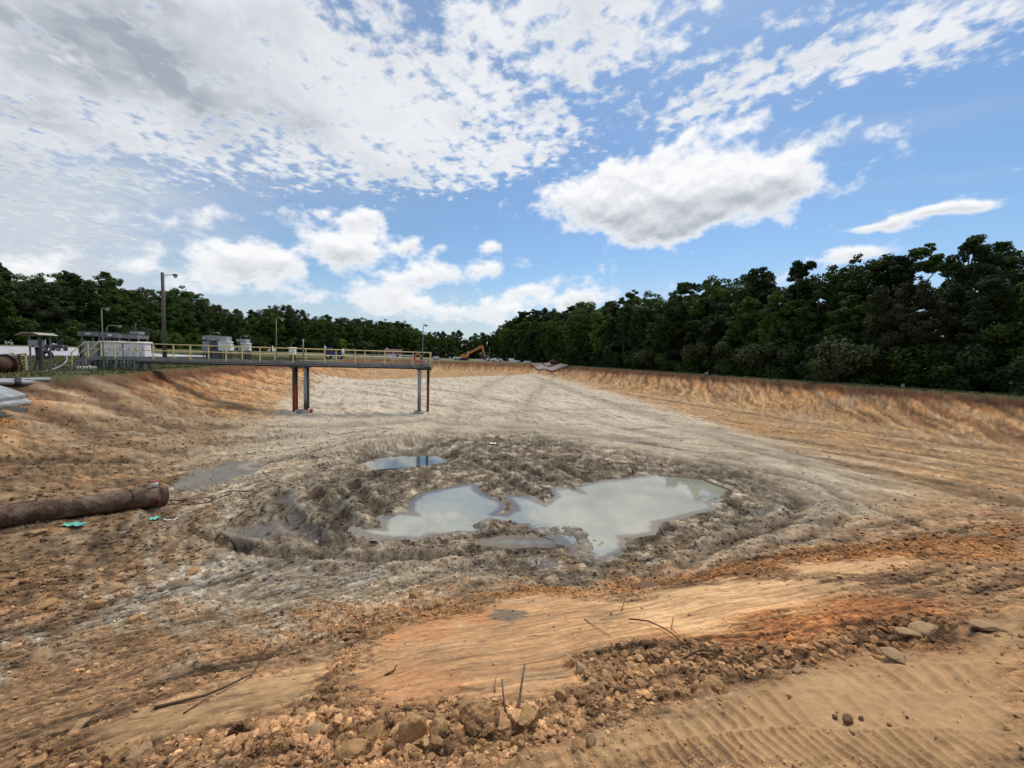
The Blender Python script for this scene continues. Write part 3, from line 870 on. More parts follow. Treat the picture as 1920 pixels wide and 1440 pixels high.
black = mat('black_rubber', (.015, .015, .016), (.03, .028, .026), .7, 3)
cream = mat('cream_pipe', (.60, .54, .40), (.45, .38, .26), .5, 3)
orange = mat('orange_paint', (.80, .30, .05), (.62, .21, .04), .5, 2)
redpaint = mat('red_paint', (.40, .05, .03), (.28, .035, .025), .5, 4)
bluepaint = mat('blue_paint', (.03, .06, .22), (.02, .035, .12), .5, 3)
glass = mat('dark_glass', (.02, .025, .03), (.03, .035, .04), .1, 3)
maroon = mat('maroon_roof', (.22, .035, .04), (.16, .03, .03), .6, 2)
lampglass = mat('lamp_glass', (.6, .62, .64), (.5, .5, .52), .25, 3)
teal = mat('teal_plastic', (.16, .55, .42), (.12, .42, .33), .4, 6)
claypipe = mat('clay_coated_pipe', (.085, .05, .035), (.22, .16, .11), .9, 3.5, .05, thr=(.42, .66))
whiteplastic = mat('white_plastic', (.78, .78, .76), (.65, .63, .6), .4, 5)


# ------------------------------------------------------------------ mesh builder
class MB:
    def __init__(self):
        self.v = []; self.f = []; self.sm = []

    def quad_faces(self, vs, fs, smooth=False):
        b = len(self.v); self.v += [tuple(q) for q in vs]
        self.f += [tuple(b + i for i in f) for f in fs]; self.sm += [smooth] * len(fs)

    def box(self, x0, x1, y0, y1, z0, z1):
        vs = [(x0, y0, z0), (x1, y0, z0), (x1, y1, z0), (x0, y1, z0), (x0, y0, z1), (x1, y0, z1), (x1, y1, z1), (x0, y1, z1)]
        self.quad_faces(vs, [(3, 2, 1, 0), (4, 5, 6, 7), (0, 1, 5, 4), (1, 2, 6, 5), (2, 3, 7, 6), (3, 0, 4, 7)])
        return self

    def bevbox(self, x0, x1, y0, y1, z0, z1, b=.02):
        bm = bmesh.new()
        bmesh.ops.create_cube(bm, size=1)
        for v in bm.verts:
            v.co = Vector(((x0 + x1) / 2 + v.co.x * (x1 - x0), (y0 + y1) / 2 + v.co.y * (y1 - y0), (z0 + z1) / 2 + v.co.z * (z1 - z0)))
        bmesh.ops.bevel(bm, geom=bm.edges[:], offset=b, segments=2, affect='EDGES', profile=.5)
        bm.verts.index_update()
        self.quad_faces([v.co[:] for v in bm.verts], [[v.index for v in f.verts] for f in bm.faces])
        bm.free(); return self

    def bar(self, a, b, w, h=None):
        """square bar between two points"""
        h = h or w
        a = Vector(a); b = Vector(b); d = (b - a).normalized()
        up = Vector((0, 0, 1)) if abs(d.z) < .95 else Vector((0, 1, 0))
        s = d.cross(up).normalized() * w / 2; t = s.cross(d).normalized() * h / 2
        vs = [p + q for p in (a, b) for q in (-s - t, s - t, s + t, -s + t)]
        self.quad_faces([v[:] for v in vs], [(3, 2, 1, 0), (4, 5, 6, 7), (0, 1, 5, 4), (1, 2, 6, 5), (2, 3, 7, 6), (3, 0, 4, 7)])
        return self

    def tube(self, pts, r, n=8, cap=True, radii=None):
        pts = [Vector(p) for p in pts]
        k = len(pts); radii = radii or [r] * k
        d0 = (pts[1] - pts[0]).normalized()
        s = d0.orthogonal().normalized()
        rings = []
        for i, p in enumerate(pts):
            d = (pts[min(i + 1, k - 1)] - pts[max(i - 1, 0)]).normalized()
            s = (s - d * s.dot(d)).normalized(); t = d.cross(s)
            rings.append([p + (s * math.cos(2 * math.pi * j / n) + t * math.sin(2 * math.pi * j / n)) * radii[i] for j in range(n)])
        vs = [q[:] for rg in rings for q in rg]
        fs = [(i * n + j, i * n + (j + 1) % n, (i + 1) * n + (j + 1) % n, (i + 1) * n + j) for i in range(k - 1) for j in range(n)]
        self.quad_faces(vs, fs, True)
        if cap:
            b = len(self.v) - len(vs)
            self.f.append(tuple(b + j for j in reversed(range(n)))); self.sm.append(False)
            self.f.append(tuple(b + (k - 1) * n + j for j in range(n))); self.sm.append(False)
        return self

    def pipe(self, a, b, r, th=.03, n=20, segs=1, jitter=0):
        """hollow pipe"""
        a = Vector(a); b = Vector(b); d = (b - a).normalized()
        s = d.orthogonal().normalized(); t = d.cross(s)
        vs = []; rings = [(i / segs, r) for i in range(segs + 1)] + [(i / segs, r - th) for i in range(segs, -1, -1)]
        for f, rr in rings:
            p = a.lerp(b, f)
            for j in range(n):
                an = 2 * math.pi * j / n
                vs.append((p + (s * math.cos(an) + t * math.sin(an)) * rr)[:])
        m = len(rings)
        fs = [(i * n + j, i * n + (j + 1) % n, ((i + 1) % m) * n + (j + 1) % n, ((i + 1) % m) * n + j) for i in range(m) for j in range(n)]
        self.quad_faces(vs, fs, True); return self

    def torus(self, c, R0, r, axis='Y', n=28, k=10):
        vs = []
        for i in range(n):
            a = 2 * math.pi * i / n
            for j in range(k):
                b = 2 * math.pi * j / k
                q = (math.cos(a) * (R0 + r * math.cos(b)), r * math.sin(b), math.sin(a) * (R0 + r * math.cos(b)))
                if axis == 'X': q = (q[1], q[0], q[2])
                if axis == 'Z': q = (q[0], q[2], q[1])
                vs.append((c[0] + q[0], c[1] + q[1], c[2] + q[2]))
        fs = [(i * k + j, i * k + (j + 1) % k, ((i + 1) % n) * k + (j + 1) % k, ((i + 1) % n) * k + j) for i in range(n) for j in range(k)]
        self.quad_faces(vs, fs, True); return self

    def ball(self, c, r, sx=1, sy=1, sz=1, n=12, m=8):
        vs = []; fs = []
        for i in range(m + 1):
            a = math.pi * i / m
            for j in range(n):
                b = 2 * math.pi * j / n
                vs.append((c[0] + r * sx * math.sin(a) * math.cos(b), c[1] + r * sy * math.sin(a) * math.sin(b), c[2] + r * sz * math.cos(a)))
        for i in range(m):
            for j in range(n):
                fs.append((i * n + j, (i + 1) * n + j, (i + 1) * n + (j + 1) % n, i * n + (j + 1) % n))
        self.quad_faces(vs, fs, True); return self

    def prism(self, prof, y0, y1):
        """profile in x,z pushed from y0 to y1"""
        n = len(prof)
        vs = [(p[0], y0, p[1]) for p in prof] + [(p[0], y1, p[1]) for p in prof]
        fs = [tuple(range(n)), tuple(reversed(range(n, 2 * n)))] + [(i, i + n, (i + 1) % n + n, (i + 1) % n) for i in range(n)]
        self.quad_faces(vs, fs); return self

    def prismx(self, prof, x0, x1):
        n = len(prof)
        vs = [(x0, p[0], p[1]) for p in prof] + [(x1, p[0], p[1]) for p in prof]
        fs = [tuple(reversed(range(n))), tuple(range(n, 2 * n))] + [(i, (i + 1) % n, (i + 1) % n + n, i + n) for i in range(n)]
        self.quad_faces(vs, fs); return self

    def build(self, name, m, parent=None):
        me = bpy.data.meshes.new(name)
        me.from_pydata(self.v, [], self.f)
        me.polygons.foreach_set("use_smooth", self.sm)
        me.update()
        if m: me.materials.append(m)
        o = bpy.data.objects.new(name, me); COL.objects.link(o)
        if parent: o.parent = parent
        return o


def empty(name, loc, rz, label, cat, group=None):
    o = bpy.data.objects.new(name, None); COL.objects.link(o)
    o.empty_display_size = .3
    o.location = loc; o.rotation_euler = (0, 0, rz)
    o['label'] = label; o['category'] = cat
    if group: o['group'] = group
    return o


def tag(o, label, cat, group=None, kind=None):
    if label: o['label'] = label
    if cat: o['category'] = cat
    if group: o['group'] = group
    if kind: o['kind'] = kind
    return o


def P(px, py, u):
    """across-basin position v and height z of a photo point on the upright plane at distance u along the basin"""
    d = ray(px, py)
    t = u / (-d[0] * SN + d[1] * CS)
    X, Y, Z = d[0] * t, d[1] * t, EYE + d[2] * t
    return X * CS + Y * SN, Z


class Frame:
    """a thing standing on the ground at u, built from photo measures in its own axes (x across the basin, y away from us)"""
    def __init__(self, name, px, u, label, cat, group=None, z=None, pyref=668):
        self.u = u
        self.v0, _ = P(px, pyref, u)
        X, Y = from_uv(u, self.v0)
        self.z0 = float(base_height(np.array([X]), np.array([Y]))[0]) if z is None else z
        self.e = empty(name, (X, Y, self.z0), R(15), label, cat, group)

    def q(self, px, py, dy=0.0):
        v, z = P(px, py, self.u + dy)
        return v - self.v0, z - self.z0

    def box(self, mb, x0, x1, y0, y1, d0, d1, bev=0):
        a, z1 = self.q(x0, y0); b, z0 = self.q(x1, y1)
        _, z1b = self.q((x0 + x1) / 2, y0); _, z0b = self.q((x0 + x1) / 2, y1)
        if bev: mb.bevbox(a, b, d0, d1, z0b, z1b, bev)
        else: mb.box(a, b, d0, d1, z0b, z1b)
        return a, b, z0b, z1b


# ------------------------------------------------------------------ water
def water_mat(name, c1, c2, rough=.03, ior=1.45):
    m = bpy.data.materials.new(name); m.use_nodes = True
    t = NT(m.node_tree); bs = t.n['Principled BSDF']
    geo = t.node('ShaderNodeNewGeometry'); Pp = geo.outputs['Position']
    n = t.noise(Pp, .35, 4, .5, .6)
    sh = t.node('ShaderNodeAttribute', attribute_name='shore').outputs['Fac']
    wc = t.mix(t.mr(n, .35, .62), c1, c2)
    shn = t.m('ADD', sh, t.m('MULTIPLY', t.m('SUBTRACT', t.noise(Pp, 2.2, 5, .6), .5), .3))
    t.put(bs.inputs['Base Color'], t.mix(t.mr(shn, -.17, .02), wc, (.15, .115, .075)))
    bs.inputs['Roughness'].default_value = rough
    bs.inputs['IOR'].default_value = ior
    b = t.node('ShaderNodeBump'); b.inputs['Strength'].default_value = .12; b.inputs['Distance'].default_value = .01
    t.put(b.inputs['Height'], t.noise(Pp, 3.0, 3, .5)); t.put(bs.inputs['Normal'], b.outputs[0])
    return m


def water_sheet(P_, m, label, wz=WZ):
    """level sheet a little wider than the waterline; the ground dips below it"""
    lo = P_.min(0) - 0.5; hi = P_.max(0) + 0.5
    g = 0.07
    xs = np.arange(lo[0], hi[0] + g, g); ys = np.arange(lo[1], hi[1] + g, g)
    XX, YY = np.meshgrid(xs, ys, indexing='ij')
    sdv = poly_sd(XX.ravel(), YY.ravel(), P_).reshape(XX.shape)
    keep = sdv < .32
    mb = MB(); idx = {}
    def vi(i, j):
        if (i, j) not in idx:
            idx[(i, j)] = len(mb.v); mb.v.append((xs[i], ys[j], wz))
        return idx[(i, j)]
    for i in range(len(xs) - 1):
        for j in range(len(ys) - 1):
            if keep[i, j] or keep[i + 1, j] or keep[i, j + 1] or keep[i + 1, j + 1]:
                mb.f.append((vi(i, j), vi(i + 1, j), vi(i + 1, j + 1), vi(i, j + 1))); mb.sm.append(True)
    o = mb.build("water", m)
    vv = np.array(mb.v); at_ = o.data.attributes.new('shore', 'FLOAT', 'POINT'); at_.data.foreach_set('value', poly_sd(vv[:, 0], vv[:, 1], P_).astype(np.float32))
    o['kind'] = 'structure'; o['label'] = label
    return o


water_sheet(puds[0], water_mat("muddy_water", (.36, .35, .27), (.27, .275, .22), .015, 1.9), 'large milky puddle with a ragged mud shore')
water_sheet(puds[1], water_mat("clear_water", (.05, .055, .035), (.07, .075, .05), .008, 2.6), 'small dark clear puddle behind the large one', WZS[1])
water_sheet(puds[2], water_mat("rut_water", (.22, .23, .20), (.16, .17, .14), .03, 1.5), 'narrow strip of water in a wheel rut', WZS[2])

# ------------------------------------------------------------------ the walkway over the basin
BU = 36.5
wx, wy = from_uv(BU, 0)
walk = empty('walkway', (wx, wy, FLOOR), R(15), 'long grey steel walkway with yellow railings reaching out over the basin on piles', 'walkway')
Z0 = -FLOOR                       # heights above the empty's base
DZ = 1.03 + Z0
VL, VR, WD = -23.2, 2.15, 1.25
b = MB()
b.box(VL, VR, .07, WD - .07, DZ - .06, DZ - .01)
for i in range(170):
    x = VL + .1 + i * .149
    if x < VR: b.box(x, x + .03, .071, WD - .071, DZ - .012, DZ + .002)
b.build('deck', fascia, walk)
for y0, y1 in ((0, .065), (WD - .065, WD)):
    b = MB().box(VL, VR, y0, y1, DZ - .22, DZ + .02)
    b.box(VL, VR, y0 - .04 if y0 == 0 else y0 + .065, y0 if y0 == 0 else y1 + .04, DZ - .232, DZ - .208)
    for i in range(11):
        x = -1.88 - 2.44 * (i - 1)
        if x > VL: b.box(x - .012, x + .012, y0 - .008, y1 + .008, DZ - .24, DZ + .03)
    b.build('fascia_channel', fascia, walk)
for y in (.12, WD - .22):
    b = MB().box(VL + 3, VR, y, y + .10, DZ - .46, DZ - .43).box(VL + 3, VR, y + .04, y + .06, DZ - .43, DZ - .26).box(VL + 3, VR, y, y + .10, DZ - .26, DZ - .235)
    b.build('girder', darksteel, walk)
for i in range(10):
    x = VR - .4 - i * 2.3
    MB().box(x, x + .08, .23, WD - .23, DZ - .40, DZ - .30).build('cross_beam', darksteel, walk)
b = MB().tube([(VL + 3.2, -.09, DZ - .31), (VR - .6, -.09, DZ - .31)], .035, 10)
b.build('conduit', galv, walk)
RH = 1.07
for side, y, posts in (('n', -.03, [2.1, .53] + [-1.88 - 2.42 * i for i in range(9)] + [VL + .35]),
                       ('f', WD + .03, [2.1] + [-1.2 - 2.42 * i for i in range(9)] + [VL + .35])):
    for x in posts:
        MB().bar((x, y, DZ - .15), (x, y, DZ + RH), .07).build('rail_post', yellow, walk)
    MB().tube([(VL + .2, y, DZ + RH), (VR, y, DZ + RH)], .036, 8).build('top_rail', yellow, walk)
    MB().tube([(VL + .2, y, DZ + .56), (VR, y, DZ + .56)], .03, 8).build('mid_rail', yellow, walk)
    # sloping stair rail
    for zz_, nm_ in ((RH, 'stair_rail'), (.56, 'stair_rail')):
        MB().tube([(VL + .2, y, DZ + zz_), (VL - .72, y, DZ + zz_ - .92)], .028, 8).build(nm_, yellow, walk)
    MB().bar((VL - .62, y, Z0 + .02), (VL - .62, y, DZ + RH - .82), .05).build('rail_post', yellow, walk)
    MB().prism([(VL + .02, DZ - .02), (VL - .0, DZ - .26), (VL - .88, Z0 + .01), (VL - 1.1, Z0 + .01)], y - .02, y + .02).build('stringer', galv, walk)
for k in range(4):
    MB().box(VL - .24 - k * .22, VL - .02 - k * .22, .03, WD - .03, DZ - .24 - k * .2, DZ - .205 - k * .2).build('tread', galv, walk)
MB().tube([(VR, -.03, DZ + RH), (VR, WD + .03, DZ + RH)], .028, 8).build('end_rail', yellow, walk)
MB().tube([(VR, -.03, DZ + .56), (VR, WD + .03, DZ + .56)], .022, 8).build('end_rail', yellow, walk)
b = MB().box(-5.4, -8.9, WD - .055, WD - .035, DZ + .021, DZ + .12); b.build('kick_plate', yellow, walk)
# support frame under the landward end
for x in (VL + 1.2, VL + 3.1):
    b = MB()
    for y in (.15, WD - .15):
        b.box(x - .07, x + .07, y - .07, y + .07, Z0 - .3, DZ - .24)
    b.bar((x, .15, Z0), (x, WD - .15, DZ - .3), .05)
    b.build('landing_frame', galv, walk)
fl = 0.0


def pile(x, y, r, z0, z1, m, square=False, rustto=None, name='pile'):
    bb = MB()
    if square:
        bb.box(x - r, x + r, y - r, y - r + .03, z0, z1); bb.box(x - r, x + r, y + r - .03, y + r, z0, z1); bb.box(x - .015, x + .015, y - r + .03, y + r - .03, z0, z1)
    else:
        bb.tube([(x, y, z0), (x, y, z1)], r, 14)
    o = bb.build(name, m, walk)
    return o


def twotone(name, c_low, c_high, zsplit):
    m = bpy.data.materials.new(name); m.use_nodes = True
    t = NT(m.node_tree); bs = t.n['Principled BSDF']
    tc = t.node('ShaderNodeTexCoord'); sp = t.node('ShaderNodeSeparateXYZ'); t.l.new(tc.outputs['Object'], sp.inputs[0])
    n = t.noise(tc.outputs['Object'], 2.5, 5, .6); n2 = t.noise(tc.outputs['Object'], 9, 5, .65)
    f = t.mr(t.m('ADD', sp.outputs[2], t.m('MULTIPLY', t.m('SUBTRACT', n, .5), 1.6)), zsplit - .25, zsplit + .25)
    c = t.mix(f, c_low, c_high)
    c = t.mix(t.mr(n2, .5, .72, 0, .7), c, (.05, .028, .018))
    t.put(bs.inputs['Base Color'], c); bs.inputs['Roughness'].default_value = .8
    return m


rg = twotone('rust_below_green', (.25, .045, .025), (.05, .06, .055), 2.0)
rr_ = twotone('rust_below_black', (.27, .055, .028), (.03, .022, .02), 2.6)
gg = twotone('grey_pile_stained', (.13, .07, .045), (.30, .31, .30), 1.0)
g2 = twotone('dark_green_pile', (.05, .05, .045), (.07, .08, .08), .6)
g3 = twotone('bleached_pile', (.20, .21, .20), (.36, .37, .37), 1.6)
PT = DZ - .46
pile(-9.0 - .18, .25, .105, -.2, PT, rg)
pile(-9.0 - .18, WD - .1, .11, -.2, PT, rr_)
pile(-8.30, .25, .12, -.2, PT, gg)
pile(-8.30, WD - .1, .13, -.2, PT, g2)
pile(1.15, .25, .15, -.2, PT, g3)
pile(1.1, WD - .15, .10, -.2, PT, rr_)
pile(1.95, .95, .125, -.2, PT, rr_)
MB().box(-9.4, -8.05, .10, WD + .05, PT - .08, PT + .03).build('cap_beam', darksteel, walk)
MB().box(.9, 2.2, .10, WD + .05, PT - .08, PT + .03).build('cap_beam', darksteel, walk)
b = MB().tube([(-8.45, .35, -.1), (-8.45, .35, .30)], .55, 20); b.tube([(-8.45, .35, .30), (-8.45, .35, .36)], .42, 20); b.build('footing', concrete, walk)
b = MB().tube([(1.15, .25, -.1), (1.15, .25, .10)], .48, 20); b.tube([(1.15, .25, .10), (1.15, .25, .16)], .30, 20); b.build('footing', concrete, walk)
MB().tube([(1.05, 1.15, -.1), (1.05, 1.15, .12)], .36, 18).build('footing', concrete, walk)


def bw(x, y, z):
    """walkway coordinates (height above basin floor) to world"""
    X, Y = from_uv(BU + y, x)
    return (X, Y, FLOOR + z)


# red striped float at the foot of the left piles
e = empty('marker_float', bw(-7.95, .15, 0), R(15), 'red and white float lying against the left pile footing', 'float')
MB().tube([(-.28, 0, .28), (.22, .02, .26)], .17, 14, radii=[.17, .17]).build('float_body', redpaint, e)
MB().tube([(-.08, 0, .275), (.04, .005, .27)], .178, 14).build('float_band', whiteplastic, e)
MB().tube([(.26, .02, .26), (.42, .02, .22)], .05, 8).build('end_cap', whiteplastic, e)
# life ring hanging on the end railing
e = empty('life_ring', bw(.95, -.12, DZ + .18), R(15), 'round red life ring hanging on the yellow rail near the walkway end', 'life ring')
MB().torus((0, 0, .36), .30, .075).build('ring', redpaint, e)
for k in range(4):
    a = math.pi / 4 + k * math.pi / 2
    MB().torus((math.cos(a) * .30, 0, .36 + math.sin(a) * .30), .072, .014, 'X' if k % 2 else 'Z', 12, 6).build('strap', whiteplastic, e)
b = MB().torus((0, .0, .36), .40, .012, n=32, k=6); b.build('grab_rope', whitepaint, e)
# small box on the end post
e = empty('switch_box', bw(1.72, -.16, DZ + .10), R(15), 'pale grey switch box strapped below the rail at the walkway end', 'switch box')
b = MB().bevbox(-.17, .17, -.10, .05, 0, .42, .015); b.build('box_body', greypaint, e)
MB().box(-.13, .13, -.113, -.102, .05, .37).build('box_door', panelgrey, e)
MB().box(.10, .12, -.128, -.114, .17, .25).build('latch', darksteel, e)


def lamp(name_loc, height, arm, label, lean=0.0, group='lamp posts on the walkway', r=.035, m=None, hook=False, base=None, kind='street_lamp', dirx=1):
    e = empty(kind, name_loc, R(15), label, 'lamp post', group)
    m = m or yellowish
    MB().tube([(0, 0, 0), (lean * .5, 0, height * .5), (lean, 0, height)], r, 8, radii=[r * 1.25, r, r * .8]).build('pole', m, e)
    if hook:
        pts = [(lean + dirx * arm * .5 * (1 - math.cos(a)), 0, height + arm * .42 * math.sin(a)) for a in np.linspace(0, math.pi * .82, 9)]
    else:
        pts = [(lean, 0, height - .02), (lean + dirx * arm * .35, 0, height + .05), (lean + dirx * arm, 0, height + .03)]
    MB().tube(pts, r * .7, 7).build('arm', m, e)
    hx, hy, hz = pts[-1]
    b = MB().ball((hx + dirx * .06, 0, hz - .03), .13, 1.35, .8, .6); hd = b.build('lamp_head', galv, e)
    MB().ball((hx + dirx * .07, 0, hz - .09), .09, 1.1, .8, .8).build('lens', lampglass, hd)
    return e


yellowish = mat('lamp_pole_paint', (.30, .28, .18), (.20, .19, .13), .6, 2)
lamp(bw(-21.9, -.10, DZ - .2), 3.75, .28, 'thin lamp post on the landward end of the walkway before the white cabinets', 0.0)
lamp(bw(-10.35, -.10, DZ - .2), 3.55, .42, 'hook topped lamp post at mid walkway left of the pile pair', 0, hook=True)
lamp(bw(1.35, -.10, DZ - .2), 3.7, .16, 'slim lamp post at the far end of the walkway beside the red life ring', .05, m=galv)
e = empty('vent_pipe', bw(-8.35, -.12, DZ - .5), R(15), 'plain pale pipe standing up past the walkway rail over the piles', 'pipe')
MB().tube([(0, 0, 0), (0, 0, 2.25)], .045, 10).build('riser', galv, e)
MB().tube([(0, 0, 2.25), (0, 0, 2.33)], .06, 10).build('cap', whitepaint, e)


# ------------------------------------------------------------------ utility pole
def gz(X, Y):
    return float(base_height(np.array([X], float), np.array([Y], float))[0])


u_ = 54.0
v_, _ = P(309, 668, u_)
X, Y = from_uv(u_, v_); z_ = gz(X, Y)
_, ztop = P(307, 511, u_)
H_ = ztop - z_
e = empty('utility_pole', (X, Y, z_), R(15), 'tall dark wooden utility pole with a lamp arm reaching right', 'utility pole')
MB().tube([(0, 0, -.5), (-.0, 0, H_ * .5), (0, 0, H_)], .2, 12, radii=[.22, .185, .15]).build('pole', woodold, e)
MB().tube([(.1, 0, H_ - .35), (.5, 0, H_ - .22), (1.05, 0, H_ - .22)], .035, 8).build('arm', galv, e)
hd = MB().ball((1.22, 0, H_ - .2), .24, 1.05, 1, .75).build('lamp_head', galv, e)
MB().ball((1.22, 0, H_ - .40), .17, 1, 1, .85).build('lens', lampglass, hd)

# ------------------------------------------------------------------ electrical gear on the left
def legs_of(fr, mb, xs, depth, ztop, w=.07):
    for x in xs:
        for y in (0.05, depth - .05):
            mb.box(x - w / 2, x + w / 2, y - w / 2, y + w / 2, -.15, ztop)


def cabinet(px0, px1, py0, py1, u, doors, label, depth=.9, m=whitepaint, name='switch_cabinet', group='outdoor switch cabinets', legs=True, roof=True, handle=True, cat='electrical cabinet'):
    f = Frame(name, (px0 + px1) / 2, u, label, cat, group)
    mb = MB(); x0, x1, z0, z1 = f.box(mb, px0, px1, py0, py1, 0, depth, .02); mb.build('cabinet_body', m, f.e)
    w = (x1 - x0) / doors; h = z1 - z0
    for i in range(doors):
        d = MB().bevbox(x0 + i * w + .05, x0 + (i + 1) * w - .05, -.028, .004, z0 + .07, z1 - .10, .008).build('door', m, f.e)
        if handle:
            MB().box(x0 + (i + 1) * w - .13, x0 + (i + 1) * w - .09, -.06, -.03, z0 + h * .42, z0 + h * .62).build('handle', darksteel, d)
            b2 = MB()
            for q in range(4):
                b2.box(x0 + i * w + .16, x0 + (i + 1) * w - .20, -.034, -.0285, z0 + h * .14 + q * .05, z0 + h * .14 + q * .05 + .022)
            b2.build('vent', greypaint, d)
    if roof:
        MB().prismx([(-.16, z1 + .0), (-.16, z1 + .05), (depth + .06, z1 + .13), (depth + .06, z1 + .0)], x0 - .06, x1 + .08).build('cabinet_roof', m, f.e)
    if legs:
        for xx in (x0 + .12, (x0 + x1) / 2, x1 - .12):
            for yy in (.1, depth - .1):
                MB().box(xx - .05, xx + .05, yy - .05, yy + .05, -.15, z0 + .01).build('leg', darksteel, f.e)
    return f


cabinet(187.5, 229, 641.5, 668.5, 39.6, 2, 'white two door switch cabinet behind the walkway rail right of the thin lamp post')
cabinet(231, 271.5, 643, 668.5, 39.6, 3, 'white three door switch cabinet just right of the two door one behind the rail')
cabinet(156, 182, 640, 668, 39.6, 1, 'dark grey cabinet at the head of the walkway stairs', m=greypaint, roof=False, handle=False)
cabinet(146, 153, 643, 662, 40.4, 1, 'narrow grey green control box left of the dark grey cabinet', m=greenpile, roof=False, handle=False, depth=.4)


def canopy(px0, px1, py0, py1, u, label, m, depth=1.3, posts=(0.1, .9), name='equipment_shelter', roofz=.0, lampspec=None, cells=0):
    f = Frame(name, (px0 + px1) / 2, u, label, 'shelter', 'flat roofed shelters over the cabinets')
    mb = MB(); x0, x1, z0, z1 = f.box(mb, px0, px1, py0, py1, -.25, -.19); mb.build('fascia_panel', m, f.e)
    b2 = MB().box(x0, x0 + .05, -.188, depth, z0 + .01, z1 - .005).box(x1 - .05, x1, -.188, depth, z0 + .01, z1 - .005).box(x0 + .052, x1 - .052, depth - .05, depth - .002, z0 + .01, z1 - .005)
    b2.build('side_panel', m, f.e)
    MB().box(x0 - .03, x1 + .03, -.28, depth + .03, z1 + .003, z1 + .05).build('roof', darksteel, f.e)
    for q in posts:
        xx = x0 + (x1 - x0) * q
        for yy in (0, depth - .12):
            MB().box(xx - .04, xx + .04, yy - .04, yy + .04, -.15, z1 - .006).build('post', galv, f.e)
    if cells:
        for i in range(cells):
            xx = x0 + (x1 - x0) * (i + .5) / cells
            MB().box(xx - .012, xx + .012, -.262, -.2505, z0 + .02, z1 - .02).build('seam', greypaint, f.e)
    return f, x0, x1, z0, z1


f, x0, x1, z0, z1 = canopy(149.5, 190, 622, 630.5, 40.3, 'long weathered grey board shelter roof left of the thin lamp post', fasciaboard, cells=4)
mb = MB(); f.box(mb, 164.5, 174.5, 624.6, 626.4, -.268, -.2505); mb.build('sign_plate', whitepaint, f.e)
f, x0, x1, z0, z1 = canopy(191, 227.5, 624, 633, 40.3, 'weathered grey shelter roof over the white two door cabinet', fasciaboard, cells=4)
mb = MB(); f.box(mb, 207, 214, 627, 629.5, -.268, -.2505); mb.build('sign_plate', whitepaint, f.e)
for i in range(2):
    pass
f, x0, x1, z0, z1 = canopy(240, 261.5, 627.5, 635, 40.3, 'short weathered shelter roof with a dark box on top over the three door cabinet', fasciaboard, cells=5)
mb = MB(); f.box(mb, 242, 259, 621.5, 627, 0, .9, .02); mb.build('roof_box', greypaint, f.e)
mb = MB(); xq, zq = f.q(248.5, 621); xq2, zq2 = f.q(248.5, 608); mb.tube([(xq, .4, zq - .05), (xq, .4, zq2)], .015, 6); mb.build('mast', galv, f.e)
mb = MB().ball((xq, .4, zq2), .07); mb.build('sensor', galv, f.e)


def gooseneck(px, py0, py1, px2, u, label, group='curved lamp arms above the shelters'):
    f = Frame('gooseneck_lamp', px, u, label, 'lamp', group)
    X, Z0_ = f.q(px, py0, 0); X2, _ = f.q(px2, py1); _, Z1_ = f.q(px, py1)
    r_ = abs(Z0_ - Z1_) * .45
    pts = [(X, 0, 0), (X, 0, Z1_ - r_)] + [(X + r_ * (1 - math.cos(a)), 0, Z1_ - r_ + r_ * math.sin(a)) for a in np.linspace(.3, math.pi / 2, 5)] + [(X2 - .2, 0, Z1_ - .02)]
    MB().tube(pts, .035, 7).build('pole', yellowish, f.e)
    h = MB().ball((X2, 0, Z1_ - .07), .17, 1.3, .8, .6).build('lamp_head', galv, f.e)
    MB().ball((X2 + .02, 0, Z1_ - .14), .10, 1.1, .8, .8).build('lens', lampglass, h)
    return f


gooseneck(200.5, 624, 609.7, 223, 42.2, 'curved lamp arm rising above the shelter roof over the white two door cabinet')

# second and third groups of cabinets further off
U2 = 66.0
cabinet(379, 392.5, 640, 658.5, U2, 1, 'grey blue cabinet at the left of the second cabinet group', m=greypaint, roof=False, handle=False)
cabinet(408.5, 432, 641.5, 657.5, U2, 3, 'white three door cabinet of the second group beyond the rail')
f, *_r = canopy(380.5, 388, 629.5, 637, U2 + .7, 'small grey louvred panel at the left of the second shelter', panelgrey)
f, *_r = canopy(389, 408.5, 629, 638.5, U2 + .7, 'long pale shelter roof in the middle of the second group', panelgrey, cells=6)
f, *_r = canopy(411, 427, 630.5, 640, U2 + .7, 'pale shelter roof right of the long one in the second group', panelgrey, cells=5)
gooseneck(394.5, 629, 623.2, 409, U2 + 2.4, 'curved lamp arm above the second group of shelters')
f = Frame('conduit_rack', 399, U2 + .2, 'bent grey pipes and conduits between the grey and white cabinets of the second group', 'pipework')
for px in (393.8, 397.2, 403, 406.5):
    x, zt = f.q(px, 641 + (px - 393) * .15)
    MB().tube([(x, 0, -.1), (x, 0, zt - .12), (x + .06, 0, zt - .02), (x + .22, .1, zt)], .07, 8).build('conduit', galv, f.e)
x, zt = f.q(400, 656); MB().box(x - .4, x + .45, .35, .8, -.1, zt).build('plinth', greypaint, f.e)
cabinet(451.5, 467.5, 645, 658, U2 + 4, 2, 'small white two door cabinet of the third group')
f, *_r = canopy(450.5, 463.5, 635.5, 643, U2 + 4.7, 'small pale shelter roof of the third group', panelgrey, cells=4)
f, *_r = canopy(444, 448.5, 635.5, 641, U2 + 4.7, 'narrow grey box panel left of the third shelter', panelgrey, depth=.5, posts=(.5,))
gooseneck(450.5, 636, 629.6, 461.5, U2 + 6.4, 'curved lamp arm above the third shelter')
f = cabinet(541.5, 553, 652.5, 665, U2 + 6, 1, 'small white cabinet standing alone on the grass behind the piles', depth=.9)
